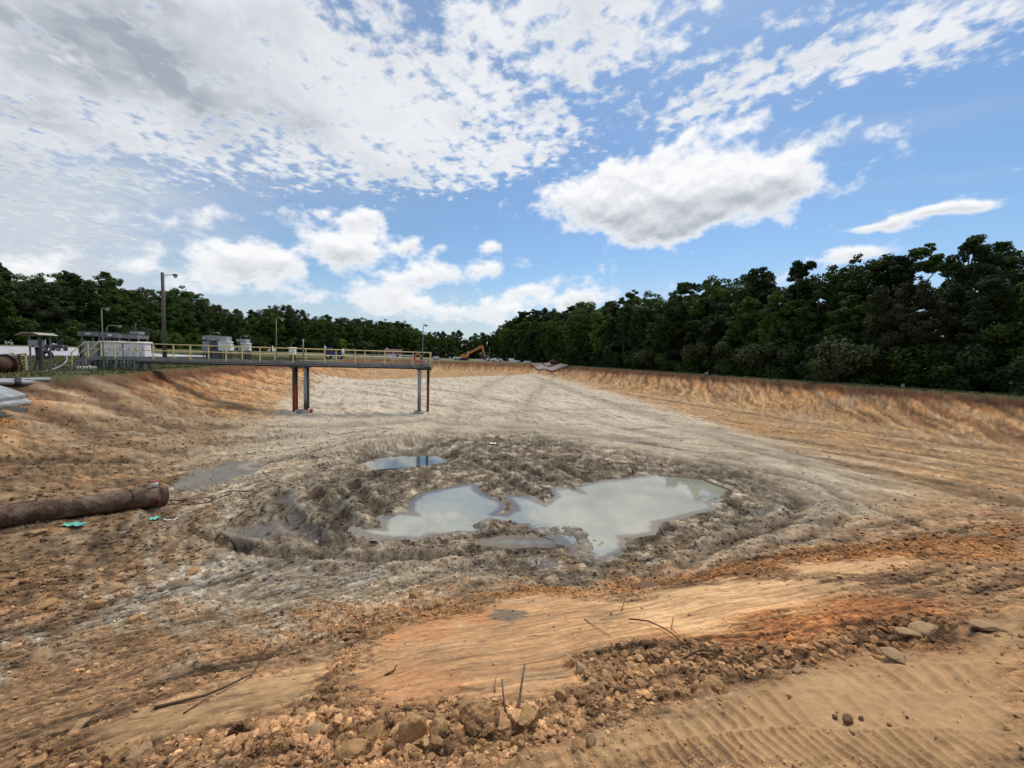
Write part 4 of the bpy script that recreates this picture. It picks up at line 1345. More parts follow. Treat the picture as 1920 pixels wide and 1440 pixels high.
x, za = f.q(545.5, 652); _, zb_ = f.q(545.5, 644.5)
MB().tube([(x, .3, za), (x, .3, zb_), (x + .25, .3, zb_ + .25), (x + .5, .3, zb_ + .1)], .03, 6).build('lamp_arm', galv, f.e)

# yellow bollards and junk by the second group
f = Frame('yellow_skip', 473, U2 + 4, 'low yellow frame on the grass between the second and third groups', 'frame')
x0, z0 = f.q(433, 668); x1, z1 = f.q(447, 663.5)
MB().box(x0, x1, 0, .5, 0, .45).build('frame', yellow, f.e)

# ------------------------------------------------------------------ roofed control stand
f = Frame('control_stand', 66, 33.5, 'small canopy roof on posts over a grey control box with hanging conduits', 'control stand', pyref=700)
xl, zr = f.q(43, 628.5); xr, zr2 = f.q(89, 628.5)
_, zt = f.q(66, 623.5)
mb = MB().prism([(xl, zr), (xl + .35, zt), (xr - .35, zt), (xr, zr2), (xr - .02, zr2 - .03), (xr - .37, zt - .05), (xl + .37, zt - .05), (xl + .02, zr - .03)], -.6, .9)
mb.build('canopy_roof', cream if False else mat('pale_roof', (.40, .37, .32), (.28, .26, .23), .8, 3), f.e)
for px, yy, w in ((81.5, -.1, .11), (55.5, .1, .07), (60, .6, .06), (79, .7, .06)):
    x, _ = f.q(px, 690)
    MB().bar((x, yy, -.3), (x, yy, zr + .05), w).build('post', woodold if w > .1 else galv, f.e)
mb = MB(); x0, x1, z0, z1 = f.box(mb, 54.5, 74, 637.5, 651.5, -.1, .35, .015); mb.build('control_box', panelgrey, f.e)
d = MB().box(x0 + .04, x1 - .04, -.118, -.102, z0 + .03, z1 - .03).build('box_door', panelgrey, f.e)
MB().box(x0 + .2, x0 + .32, -.13, -.1185, z0 + .08, z0 + .16).build('latch', darksteel, d)
mb = MB(); f.box(mb, 74.8, 79.5, 638, 647, 0, .25, .01); mb.build('side_box', greypaint, f.e)
for i, px in enumerate((66.5, 69.5, 72.5, 76)):
    x, _ = f.q(px, 690)
    MB().tube([(x - .02, .1, z0 + .01), (x, .12, z0 * .5), (x + .12 * (i - 1), .12 + .05 * i, .25), (x + .2 * (i - 1), .1, -.1)], .035, 7).build('conduit', darksteel, f.e)


# yellow railings at far left
def yrail(px0, px1, py_t0, py_t1, u, label, ph, posts):
    f = Frame('yellow_railing', (px0 + px1) / 2, u, label, 'railing', 'yellow railings by the control stand', pyref=690)
    x0, z0 = f.q(px0, py_t0); x1, z1 = f.q(px1, py_t1)
    MB().tube([(x0, 0, z0), (x1, 0, z1)], .03, 8).build('top_rail', yellow, f.e)
    MB().tube([(x0, 0, z0 - .5), (x1, 0, z1 - .5)], .024, 8).build('mid_rail', yellow, f.e)
    for px in posts:
        x, _ = f.q(px, 690); k = (x - x0) / (x1 - x0)
        MB().bar((x, 0, -.3), (x, 0, z0 + (z1 - z0) * k), .075).build('post', yellow, f.e)
    return f


yrail(-60, 25, 675, 662, 33.0, 'yellow railing sloping up from the left edge of the frame', 1, (-40, -5, 25))
yrail(12, 49.5, 667, 662, 34.2, 'short yellow railing just left of the control stand', 1, (25.5, 49.5))
f = Frame('leaning_bar', 38, 33.6, 'dark steel bar leaning beside the short yellow railing', 'steel bar', pyref=690)
x0, z0 = f.q(34.5, 666); x1, z1 = f.q(42, 694)
MB().bar((x0, 0, z0), (x1, 0, -.05), .07).build('bar', rust, f.e)
MB().bar((x0 - .05, 0, z0 + .02), (x0 + .42, 0, z0 + .05), .05).build('handle', rust, f.e)

# rusty drum half in frame at the left edge
f = Frame('rusty_drum', -14, 31.0, 'large rusty brown reel lying on its side at the left edge of the frame', 'reel', pyref=700)
b = MB().tube([(0, -.35, .5), (0, .75, .5)], .5, 28); b.build('drum', mat('brown_drum', (.10, .05, .03), (.05, .03, .02), .85, 4), f.e)
for y in (-.42, .78):
    MB().tube([(0, y - .03, .5), (0, y + .03, .5)], .66, 28).build('flange', mat('dark_rust', (.09, .05, .035), (.04, .025, .02), .85, 4, .01), f.e)
MB().torus((0, -.5, .55), .5, .10).build('coiled_hose', black, f.e)


def world_of(px, py, zoff=0.0):
    p = hit(px, py, 0)
    return Vector((p[0], p[1], p[2] + zoff))


# grey pipes on the bank at the left
def lying_pipe(name, a, b, r, m, label, group=None, cat='pipe', th=.02, collar=None):
    A, B = world_of(*a), world_of(*b)
    A.z += r; B.z += r
    e = empty(name, (A.x, A.y, A.z - r), 0, label, cat, group)
    o = Vector(e.location)
    MB().pipe(A - o, B - o, r, th, 20, 8).build('pipe_wall', m, e)
    if collar is not None:
        d = (B - A).normalized(); c = A.lerp(B, collar) - o
        MB().pipe(c - d * .12, c + d * .12, r + .03, .03, 20).build('collar', black, e)
    return e


pvc = mat('grey_pvc', (.30, .33, .35), (.24, .25, .26), .5, 2)
lying_pipe('grey_pipe', (-60, 720), (92, 715.5), .105, pvc, 'longer grey plastic pipe lying on the bank behind the shorter one', 'grey pipes on the left bank', collar=.55)
lying_pipe('grey_pipe', (-60, 722), (60, 722.5), .115, pvc, 'nearer shorter grey plastic pipe with black wrapping on the left bank', 'grey pipes on the left bank', collar=.72)

# broken concrete slab
def slab(pts, th, m, label, name='concrete_slab', cat='concrete slab', tilt=0.0, lift=.12):
    c = [world_of(*p) for p in pts]
    cen = sum(c, Vector()) / len(c)
    o = empty(name, cen, 0, label, cat)
    n = len(c)
    mb = MB()
    zt = [p.z + lift + tilt * (p.x - cen.x) for p in c]
    vs = [((p - cen).x, (p - cen).y, z - cen.z) for p, z in zip(c, zt)] + [((p - cen).x * .97, (p - cen).y * .97, z - cen.z - th) for p, z in zip(c, zt)]
    mb.quad_faces(vs, [tuple(range(n)), tuple(reversed(range(n, 2 * n)))] + [(i, i + n, (i + 1) % n + n, (i + 1) % n) for i in range(n)])
    mb.build('slab', m, o)
    return o


slabm = mat('white_concrete', (.36, .37, .38), (.20, .21, .21), .8, 1.5, .01)
s_ = slab([(-40, 762), (0, 756), (22, 753), (50, 748), (30, 740), (0, 731), (-40, 728)], .16, slabm, 'flat pale concrete slab tilted on the bank at the left edge', lift=.20)
s_ = slab([(-40, 772), (0, 765), (30, 760), (62, 757), (50, 751), (0, 758), (-40, 765)], .10, slabm, 'second thinner pale slab under the edge of the flat one', lift=.10)
s_ = slab([(-30, 786), (10, 782), (40, 780), (55, 766), (20, 764), (-30, 770)], .06, black, 'sheet of black plastic under the pale concrete slabs', name='black_sheet', cat='plastic sheet', lift=.03)

# hose, cream pipes, and gear at the foot of the stairs
def polyline_tube(name, pts, r, m, label, cat, group=None, lift=0.0, n=7, arch=None, exact=False):
    W = [world_of(*p) for p in pts]
    if exact:
        for w in W: w.z = zat(w.x, w.y)
    for i, w in enumerate(W):
        w.z += r + lift + (arch[i] if arch else 0)
    o = W[0].copy()
    # smooth
    Q = []
    for i in range(len(W) - 1):
        p0 = W[max(i - 1, 0)]; p1 = W[i]; p2 = W[i + 1]; p3 = W[min(i + 2, len(W) - 1)]
        for k in range(5):
            t = k / 5
            Q.append(.5 * ((2 * p1) + (p2 - p0) * t + (2 * p0 - 5 * p1 + 4 * p2 - p3) * t * t + (3 * p1 - p0 - 3 * p2 + p3) * t ** 3))
    Q.append(W[-1])
    mb = MB().tube([q - o for q in Q], r, n)
    ob = mb.build(name, m); ob.location = o
    tag(ob, label, cat, group)
    return ob


polyline_tube('hose', [(84, 698), (100, 695), (118, 690), (126, 684), (124, 680)], .05, pvc, 'thin grey hose curling from the control stand across the grass', 'hose', arch=[0, .05, .2, .45, .7])
e = lying_pipe('cream_pipe', (143, 695), (182, 694.5), .16, cream, 'thick cream coloured pipe lying at the foot of the stairs', None, collar=None)
e = lying_pipe('white_pipe', (160, 691), (178, 687), .10, whiteplastic, 'short white pipe propped behind the cream pipe')
e = lying_pipe('black_pipe', (152, 680), (183, 687), .10, black, 'black pipe slanting in front of the walkway landing')
e = empty('orange_float', world_of(168, 683), 0, 'orange red float hanging at the landing above the black pipe', 'float')
MB().ball((0, 0, .45), .17, 1, 1, 1.1).build('float_body', redpaint, e); MB().torus((0, 0, .45), .175, .02, 'Z').build('band', orange, e)
f = Frame('wire_crate', 149, 34.5, 'pale wire crate standing before the stairs', 'crate', pyref=694)
b = MB(); x0, z0 = f.q(143, 690); x1, z1 = f.q(155, 676)
for xx in (x0, (x0 + x1) / 2, x1):
    for yy in (0, .5): b.bar((xx, yy, -.05), (xx, yy, z1), .03)
for zz_ in (0.05, z1 * .5, z1):
    b.bar((x0, 0, zz_), (x1, 0, zz_), .03); b.bar((x0, .5, zz_), (x1, .5, zz_), .03); b.bar((x0, 0, zz_), (x0, .5, zz_), .03); b.bar((x1, 0, zz_), (x1, .5, zz_), .03)
b.build('wire_frame', galv, f.e)
f = Frame('valve_rack', 215, 38.8, 'row of small valves and pipe legs under the walkway deck', 'pipework', pyref=690)
for i in range(9):
    x, _ = f.q(196 + i * 6.2, 690)
    o = MB().tube([(x, 0, -.2), (x, 0, .62)], .035, 7).build('riser', galv, f.e)
    MB().torus((x, -.05, .42), .08, .018, n=12, k=5).build('handwheel', darksteel, o)

# black tyre and far utility cart
f = Frame('tyre', 88, 60, 'black tyre standing at the edge of the pale pond', 'tyre', pyref=678)
MB().torus((0, 0, .48), .42, .22, n=24).build('tread', black, f.e)
f = Frame('dark_lump', 262, 80, 'round dark stump on the grass left of the utility pole', 'stump', pyref=668)
MB().ball((0, 0, .25), .8, 1.1, .8, .6).build('stump', black, f.e)

def cart(px, u, label):
    f = Frame('utility_cart', px, u, label, 'utility vehicle', pyref=650)
    e = f.e
    MB().prism([(-1.3, .45), (1.3, .45), (1.35, .95), (.7, 1.05), (.1, 1.0), (-.2, .75), (-1.25, 1.0)], -.65, .65).build('body', darksteel, e)
    for x in (-1.0, -.0, .75):
        for y in (-.6, .6): MB().bar((x, y, .9), (x + (.2 if x > .5 else 0) * -1, y, 1.85), .05).build('roll_bar', black, e)
    MB().bevbox(-1.1, .75, -.68, .68, 1.85, 1.93, .02).build('roof', black, e)
    MB().box(.66, .70, -.6, .6, 1.1, 1.75).build('windscreen', glass, e)
    for x in (-.85, .9):
        for y in (-.75, .75):
            w = MB().torus((x, y, .33), .22, .12, n=18).build('wheel', black, e); MB().tube([(x, y - .06, .33), (x, y + .06, .33)], .15, 12).build('rim', cream, w)
    for y in (-.4, .4): MB().ball((1.36, y, .85), .08).build('headlight', lampglass, e)
    return f


cart(104, 88, 'black roofed utility cart parked before the wood at the far left')


# ------------------------------------------------------------------ things beyond the far rim
def place(px, u, py=676):
    v, _ = P(px, py, u); X, Y = from_uv(u, v)
    return X, Y, gz(X, Y)


# red roofed white building
f = Frame('white_building', 737, 175, 'low white building with a dark red roof behind the walkway railing', 'building', pyref=670)
x0, zt = f.q(721.5, 662.5); x1, zr = f.q(753, 657)
b = MB().box(x0, x1, 0, 6, -.2, zt); b.build('wall', whitepaint, f.e)
b = MB().box(x0 - .25, x1 + .25, -.4, 6.3, zt + .002, zr - .15); b.prismx([(-.4, zr - .148), (6.3, zr - .148), (3, zr + .35)], x0 - .25, x1 + .25); b.build('roof', maroon, f.e)
xa, za = f.q(743.2, 665.8); xb, zb2 = f.q(747.2, 670)
w = MB().box(xa, xb, -.06, -.003, zb2, za).build('window', glass, f.e)
fr = MB()
for q0, q1 in (((xa - .06, zb2 - .06), (xb + .06, zb2 - .06)), ((xa - .06, za + .06), (xb + .06, za + .06)), ((xa - .06, zb2 - .1), (xa - .06, za + .1)), ((xb + .06, zb2 - .1), (xb + .06, za + .1))):
    fr.bar((q0[0], -.05, q0[1]), (q1[0], -.05, q1[1]), .1)
fr.build('frame', darksteel, w)
xa, za = f.q(724, 664); MB().bar((xa, -.08, 0), (xa + .4, -.08, za + .5), .12).build('downpipe', darksteel, f.e)
for q in (729.5, 744):
    xa, za = f.q(q, 659.5); MB().ball((xa, -.55, za), .28).build('wall_lamp', lampglass, f.e)


def trailer(px0, px1, py0, py1, u, m, label, name='box_trailer', cat='trailer', wheels=2, depth=2.4, stripe=None):
    f = Frame(name, (px0 + px1) / 2, u, label, cat, pyref=672)
    x0, zt = f.q(px0, py0); x1, zb = f.q(px1, py1)
    b = MB().bevbox(x0, x1, 0, depth, zb, zt, .05); b.build('box_body', m, f.e)
    if stripe:
        MB().box(x0 + .05, x1 - .05, -.02, -.003, zb + .05, zb + (zt - zb) * .45).build('stripe', stripe, f.e)
    MB().box(x0 + .1, x1 - .1, .2, depth - .2, zb - .16, zb - .003).build('chassis', darksteel, f.e)
    for i in range(wheels):
        xx = x0 + (x1 - x0) * (.25 + .5 * i / max(1, wheels - 1))
        w = MB().torus((xx, .1, .45), .32, .14, n=16).build('wheel', black, f.e)
        MB().tube([(xx, .0, .45), (xx, .2, .45)], .2, 10).build('rim', galv, w)
    return f


trailer(753.5, 774, 665.3, 669.8, 178, whitepaint, 'long white trailer with a dark lower side behind the life ring', stripe=bluepaint)
trailer(812, 823.5, 669, 674.5, 160, whitepaint, 'short white box trailer just right of the walkway end')
f = trailer(851, 864.5, 669.2, 672.4, 160, whitepaint, 'white flat topped tank trailer left of the excavator')

# blue tractor-like pump set
f = Frame('blue_tractor', 629, 120, 'blue tractor parked on the grass mound behind the walkway railing', 'tractor', pyref=669)
k = 1.25
MB().bevbox(-1.0 * k, 1.3 * k, -.4, .4, .8 * k, 1.45 * k, .06).build('bonnet', bluepaint, f.e)
cabq = MB(); cabq.bevbox(-1.9 * k, -.7 * k, -.7, .7, .8 * k, 2.5 * k, .06); cabq.build('cab', bluepaint, f.e)
MB().box(-1.75 * k, -.85 * k, -.72, -.703, 1.5 * k, 2.3 * k).build('side_window', glass, f.e)
MB().tube([(.5 * k, 0, 1.4 * k), (.5 * k, 0, 2.4 * k)], .05, 8).build('exhaust', galv, f.e)
for x, r_ in ((-1.4 * k, .62), (1.0 * k, .38)):
    for y in (-.85, .85):
        w = MB().torus((x, y, r_ + .12), r_, .2, n=20).build('wheel', black, f.e); MB().tube([(x, y - .1, r_ + .12), (x, y + .1, r_ + .12)], r_ * .6, 12).build('rim', whitepaint, w)
MB().bar((1.3 * k, 0, .7), (2.8 * k, 0, .35), .18).build('loader_arm', galv, f.e)
f = Frame('standpipe', 643, 120, 'pale upright tank on legs right of the blue tractor', 'tank', pyref=669)
MB().tube([(0, 0, .7), (0, 0, 2.7)], .38, 16).build('tank_body', whitepaint, f.e)
MB().ball((0, 0, 2.7), .38, 1, 1, .4).build('tank_top', whitepaint, f.e)
for x, y in ((-.3, -.2), (.3, -.2), (0, .3)): MB().bar((x, y, -.1), (x, y, .75), .07).build('leg', galv, f.e)
f = Frame('scaffold_mast', 652.5, 121, 'thin dark mast between the tank and the parked crane frame', 'mast', pyref=669)
MB().tube([(0, 0, 0), (0, 0, 3.0)], .05, 6).build('mast', galv, f.e); MB().bar((0, 0, 1.7), (1.6, 0, .6), .06).build('stay', galv, f.e)
# dark ladder frame structures
f = Frame('pipe_gantry', 702, 165, 'dark steel gantry with crossed braces left of the red roofed building', 'gantry', pyref=670)
xa, zt = f.q(698, 656.5); xb, _ = f.q(718, 657)
for x in (xa, (xa + xb) / 2, xb): MB().bar((x, 0, -.1), (x, 0, zt), .18).build('post', galv, f.e)
for (p, q) in (((xa, zt), ((xa + xb) / 2, .3)), (((xa + xb) / 2, zt), (xb - 1, .3)), ((xb, zt), ((xa + xb) / 2, 1.2))):
    MB().bar((p[0], 0.15, p[1]), (q[0], .15, q[1]), .15).build('brace', galv, f.e)
MB().bar((xa, 0, zt), (xb, 0, zt), .18).build('beam', galv, f.e)
for i in range(6): MB().bar((xb - 2, -.2, .5 + i * .5), (xb - .2, -.2, .5 + i * .5), .08).build('rung', galv, f.e)
f = Frame('flatbed_trailer', 683, 165, 'dark flatbed trailer frame parked left of the steel gantry', 'trailer', pyref=671)
MB().box(-5, 5, 0, 2.4, .9, 1.1).build('bed', darksteel, f.e)
MB().bar((-5, 0, 2.6), (5, 0, 2.6), .1).build('top_bar', galv, f.e)
for x in (-5, 0, 5): MB().bar((x, 0, 1.1), (x, 0, 2.6), .1).build('stake', galv, f.e)
for x in (-3.6, -2.5, 3): MB().torus((x, 0, .45), .32, .14, n=16).build('wheel', black, f.e)

# long-reach excavator
f = Frame('excavator', 872, 165, 'orange excavator with its long boom raised and dipper hanging down beyond the rim', 'excavator', pyref=674)
e = f.e
def fq(px, py): return f.q(px, py)
a0 = fq(874, 671.5); a1 = fq(878.5, 662.5); a2 = fq(903.5, 650.5); a3 = fq(909.5, 669.5)
MB().bevbox(fq(864, 671)[0], fq(873.5, 671)[0], -1.2, 1.4, 1.1, 2.3, .08).build('engine_housing', orange, e)
MB().bevbox(fq(873.8, 671)[0], fq(877, 671)[0], .3, 1.3, 1.1, 2.9, .08).build('cab', orange, e)
MB().box(fq(864.5, 671)[0], fq(876.5, 671)[0], -1.0, 1.2, .85, 1.095).build('turntable', darksteel, e)
for y in (-1.5, 1.2): MB().bevbox(fq(863.5, 671)[0], fq(877.5, 671)[0], y, y + .55, 0, .82, .2).build('track', black, e)
def taper(p, q, w0, w1, y0=-.22, y1=.22):
    p = Vector((p[0], 0, p[1])); q = Vector((q[0], 0, q[1])); d = (q - p).normalized(); n = Vector((-d.z, 0, d.x))
    return [((p + n * w0)[0], (p + n * w0)[2]), ((q + n * w1)[0], (q + n * w1)[2]), ((q - n * w1)[0], (q - n * w1)[2]), ((p - n * w0)[0], (p - n * w0)[2])]
b = MB().prism(taper(a0, a1, .28, .42), -.22, .22).prism(taper(a1, a2, .42, .26), -.215, .215); b.build('boom', orange, e)
b = MB().prism(taper((a2[0] - .9, a2[1] - .5), (a2[0] + .4, a2[1] + .55), .1, .22), -.23, .23).prism(taper((a2[0] + .1, a2[1] + .5), a3, .42, .18), -.17, .17)
b.build('dipper_arm', orange, e)
MB().tube([(a1[0] + .6, .0, a1[1] + 1.0), (a2[0] - .2, 0, a2[1] + .7)], .1, 8).build('hydraulic_ram', galv, e)
MB().prism([(a3[0] - .2, a3[1] + .2), (a3[0] + .5, a3[1] - .1), (a3[0] + .3, a3[1] - .9), (a3[0] - .7, a3[1] - .8), (a3[0] - .5, a3[1] - .3)], -.5, .5).build('bucket', rust, e)

# steel sluice frame, masts, and the white cars
f = Frame('steel_frame', 909, 150, 'grey steel frame with a top beam and crossed braces right of the excavator boom', 'frame', pyref=675)
xa, zt = f.q(900, 661.5); xb, _ = f.q(921.5, 662)
for px in (910.5, 917): 
    x, _ = f.q(px, 670); MB().bar((x, 0, -.1), (x, 0, zt), .22).build('post', galv, f.e)
MB().bar((xa, 0, zt), (xb, 0, zt), .2).build('beam', galv, f.e)
x1_, _ = f.q(897, 661); x2_, _ = f.q(907, 673); x3_, _ = f.q(904, 661); x4_, _ = f.q(915, 675)
MB().bar((x1_, -.2, zt), (x2_, -.2, .4), .16).build('brace', galv, f.e); MB().bar((x3_, -.2, zt - .5), (x4_, -.2, .0), .16).build('brace', galv, f.e)
f = Frame('whip_mast', 917.3, 149, 'thin tall mast rising above the grey steel frame', 'mast', pyref=675)
_, zt = f.q(917, 650.5); MB().tube([(0, 0, 0), (0, 0, zt)], .08, 6, radii=[.1, .06]).build('mast', galv, f.e)
f = Frame('white_table', 900, 148, 'white frame table standing on the far rim below the boom', 'table', pyref=676)
x0, zt = f.q(893.5, 673); x1, _ = f.q(906, 673)
MB().box(x0, x1, 0, 1, zt - .18, zt).build('top', whitepaint, f.e)
for x in (x0 + .1, x1 - .1): MB().box(x - .1, x + .1, .1, .3, -.1, zt - .18).build('leg', whitepaint, f.e)


def car(px, u, label, m, flip=1, group='white vehicles beyond the far rim', L=4.6):
    f = Frame('parked_car', px, u, label, 'car', group, pyref=676)
    e = f.e; q = L / 4.6
    body = [(-2.3, .35), (2.3, .35), (2.32, .75), (1.5, .95), (-2.1, 1.0), (-2.32, .75)]
    MB().prism([(x * q * flip, z) for x, z in body][::flip], 0, 1.75).build('body', m, e)
    roof = [(-1.9, .98), (1.1, .95), (.5, 1.45), (-1.4, 1.48)]
    MB().prism([(x * q * flip, z) for x, z in roof][::flip], .12, 1.63).build('cabin', m, e)
    win = [(-1.6, 1.02), (.85, 1.0), (.42, 1.38), (-1.3, 1.4)]
    MB().prism([(x * q * flip, z) for x, z in win][::flip], .09, .118).build('side_window', glass, e)
    for x in (-1.45, 1.45):
        for y in (.05, 1.7):
            w = MB().torus((x * q, y, .34), .23, .11, n=16).build('wheel', black, e); MB().tube([(x * q, y - .08, .34), (x * q, y + .08, .34)], .15, 10).build('rim', galv, w)
    return f


car(923, 152, 'white car parked just right of the grey steel frame', whitepaint)
car(932, 149, 'white car with dark windows right of the first one beyond the rim', whitepaint, -1)
f = Frame('white_boat', 965, 148, 'long low white boat on the far rim with a dark motor at its left end', 'boat', 'white vehicles beyond the far rim', pyref=678)
x0, _ = f.q(952, 675); x1, _ = f.q(976, 675)
MB().prism([(x0 + .8, 0), (x1 - 1.4, 0), (x1, .75), (x0 + .5, .8)], 0, 1.8).build('hull', whitepaint, f.e)
MB().prism([(x0 + .7, .802), (x0 + 3.0, .802), (x0 + 2.2, 1.5), (x0 + 1.2, 1.5)], .3, 1.5).build('cabin', whitepaint, f.e)
MB().bevbox(x0 - .3, x0 + .45, .7, 1.1, .3, 1.7, .08).build('motor', darksteel, f.e)
f = Frame('signal_post', 964.5, 150, 'thin grey post standing behind the white boat', 'post', pyref=676)
_, zt = f.q(964, 663.5); MB().tube([(0, 0, 0), (0, 0, zt)], .08, 6).build('post', galv, f.e); MB().ball((0, 0, zt), .14).build('post_cap', galv, f.e)
f = Frame('white_skiff', 990, 146, 'small upturned white skiff right of the long boat', 'boat', pyref=678)
MB().prism([(-1.5, .1), (1.5, .1), (1.1, .6), (-1.1, .6)], 0, 1.2).build('hull', whitepaint, f.e); MB().bar((-1.3, .6, .61), (1.3, .6, .61), .08).build('keel', whitepaint, f.e)
# small wooden mile posts
f = Frame('hook_post', 1016.5, 140, 'short hooked grey post on the far grass strip', 'post', pyref=680)
MB().tube([(0, 0, 0), (0, 0, 1.9), (.15, 0, 2.15), (.45, 0, 2.2), (.6, 0, 1.9)], .06, 6).build('post', galv, f.e)

# outlet platform in the far right corner: broken concrete apron, rubble and rail
f = Frame('outlet_platform', 1045, 128, 'small railed platform above the rubble in the far right corner', 'platform', pyref=682)
x0, zt = f.q(1034, 674.5); x1, _ = f.q(1057.5, 675)
MB().box(x0, x1, 0, 2.2, .9, 1.1).build('deck', galv, f.e)
MB().tube([(x0, 0, zt), (x1, 0, zt)], .07, 6).build('top_rail', cream, f.e)
MB().tube([(x0, 0, zt - .6), (x1, 0, zt - .6)], .06, 6).build('mid_rail', cream, f.e)
for i in range(5):
    x = x0 + (x1 - x0) * i / 4; MB().bar((x, 0, -.2), (x, 0, zt), .12).build('post', cream, f.e)
f = Frame('floodlight_pole', 1058, 127, 'pole with two round floodlights beside the railed platform', 'floodlight', pyref=683)
_, zt = f.q(1058, 663); MB().tube([(0, 0, 0), (0, 0, zt)], .09, 7).build('pole', galv, f.e)
for z in (zt, zt - .75): MB().ball((-.02, -.1, z), .26, 1, 1, .9).build('floodlight', lampglass, f.e)


def quadsheet(name, pts, th, m, label, cat):
    """slab given by photo points with distances (px, py, u)"""
    W = []
    for px, py, u in pts:
        v, z = P(px, py, u); X, Y = from_uv(u, v); W.append(Vector((X, Y, z)))
    c = sum(W, Vector()) / len(W); n = len(W)
    e = empty(name, c, 0, label, cat)
    vs = [(w - c)[:] for w in W] + [((w - c) - Vector((0, 0, th)))[:] for w in W]
    MB().quad_faces  # noqa
    mb = MB(); mb.quad_faces(vs, [tuple(range(n)), tuple(reversed(range(n, 2 * n)))] + [(i, i + n, (i + 1) % n + n, (i + 1) % n) for i in range(n)])
    o = mb.build('apron_slab', m, e)
    return e


apron = mat('pinkish_concrete', (.44, .36, .31), (.34, .28, .24), .9, 1, .01)
slab([(996, 684), (1003, 690), (1008, 695), (1022, 693.5), (1034, 688), (1030, 683)], .5, apron, 'pink grey concrete apron sloping into the basin at the far right corner', 'concrete_apron', 'concrete apron', lift=.5)
slab([(1037, 698), (1021, 694), (1038, 690), (1050, 685), (1065, 687), (1052, 692)], .5, apron, 'second concrete apron slab leaning right of the first one', 'concrete_apron', 'concrete apron', lift=.55)
slab([(1020, 689.5), (1031, 689.5), (1032, 685.5), (1023, 685.5)], .3, concrete, 'small grey culvert lid between the two apron slabs', 'culvert_lid', 'lid', lift=.95)
rng = random.Random(4)


def rock_mesh(seed, sub=3, rough=.25, cuts=7, name='rock', flat=.75):
    bm = bmesh.new(); bmesh.ops.create_icosphere(bm, subdivisions=sub, radius=1)
    r = random.Random(seed)
    pl = []
    for i in range(cuts):
        d = Vector((r.gauss(0, 1), r.gauss(0, 1), r.gauss(0, 1))).normalized(); pl.append((d, r.uniform(.45, .8)))
    off = Vector((r.random() * 50, r.random() * 50, r.random() * 50))
    from mathutils import noise as nz
    for v in bm.verts:
        p = v.co.copy()
        for d, k in pl:
            q = p.dot(d)
            if q > k: p -= d * (q - k) * .9
        p *= 1 + rough * (nz.fractal(v.co * 1.6 + off, 1, 2, 4) * .5) + rough * .25 * nz.noise(v.co * 6 + off)
        p.z *= flat
        v.co = p
    me = bpy.data.meshes.new(name); bm.to_mesh(me); bm.free()
    return me


dirtrock = mat('dirt_clod', (.46, .275, .125), (.31, .18, .08), .95, 5, .004)
greyrock = mat('grey_stone', (.42, .275, .145), (.30, .19, .10), .95, 5, .004)
brownrock = mat('brown_stone', (.22, .13, .08), (.14, .08, .05), .9, 5, .004)
brickred = mat('brick_red', (.30, .07, .045), (.18, .06, .045), .9, 4, .01)
# rubble heap on the platform side
e = Frame('rubble_heap', 1042, 126, 'heap of broken brick red and brown rubble under the railed platform', 'rubble heap', pyref=684).e
mb = MB(); mb2 = MB()
base = [rock_mesh(900 + i, 1, .3, 4) for i in range(3)]
for i in range(170):
    me = base[i % 3]; a = rng.uniform(0, 6.28); rr0 = abs(rng.gauss(0, 1.6))
    c = Vector((rr0 * math.cos(a) * 1.8 - .3, rr0 * math.sin(a) * .8, max(0, 1.2 - rr0 * .5) + rng.uniform(-.1, .25))); s_ = rng.uniform(.12, .4)
    Rm = Matrix.Rotation(rng.uniform(0, 6), 3, 'Z') @ Matrix.Rotation(rng.uniform(0, 6), 3, 'X')
    (mb if i % 3 == 0 else mb2).quad_faces([(c + Rm @ v.co * s_)[:] for v in me.vertices], [tuple(p.vertices) for p in me.polygons])
mb.build('red_rubble', brickred, e); mb2.build('brown_rubble', brownrock, e)
# grey tarpaulin mound beyond the right rim
f = Frame('covered_mound', 1100, 118, 'low mound under a pale grey tarpaulin beyond the right rim', 'covered heap', z=0.0, pyref=684)
x0, _ = f.q(1084, 684); x1, _ = f.q(1113, 684)
vs = []; n1_, n2_ = 18, 9
for i in range(n1_ + 1):
    for j in range(n2_ + 1):
        s = i / n1_; t_ = j / n2_
        h = 2.1 * max(0, math.sin(math.pi * t_)) * (s ** .8 if s < .6 else .66) * (1 if s < .95 else .3) * (.9 + .15 * math.sin(i * 2.1 + j))
        vs.append((x0 + (x1 - x0) * s, t_ * 4, h))
fs = [(i * (n2_ + 1) + j, (i + 1) * (n2_ + 1) + j, (i + 1) * (n2_ + 1) + j + 1, i * (n2_ + 1) + j + 1) for i in range(n1_) for j in range(n2_)]
mb = MB(); mb.quad_faces(vs, fs, True); mb.build('tarpaulin', mat('grey_tarp', (.36, .36, .38), (.26, .26, .28), .6, 1), f.e)

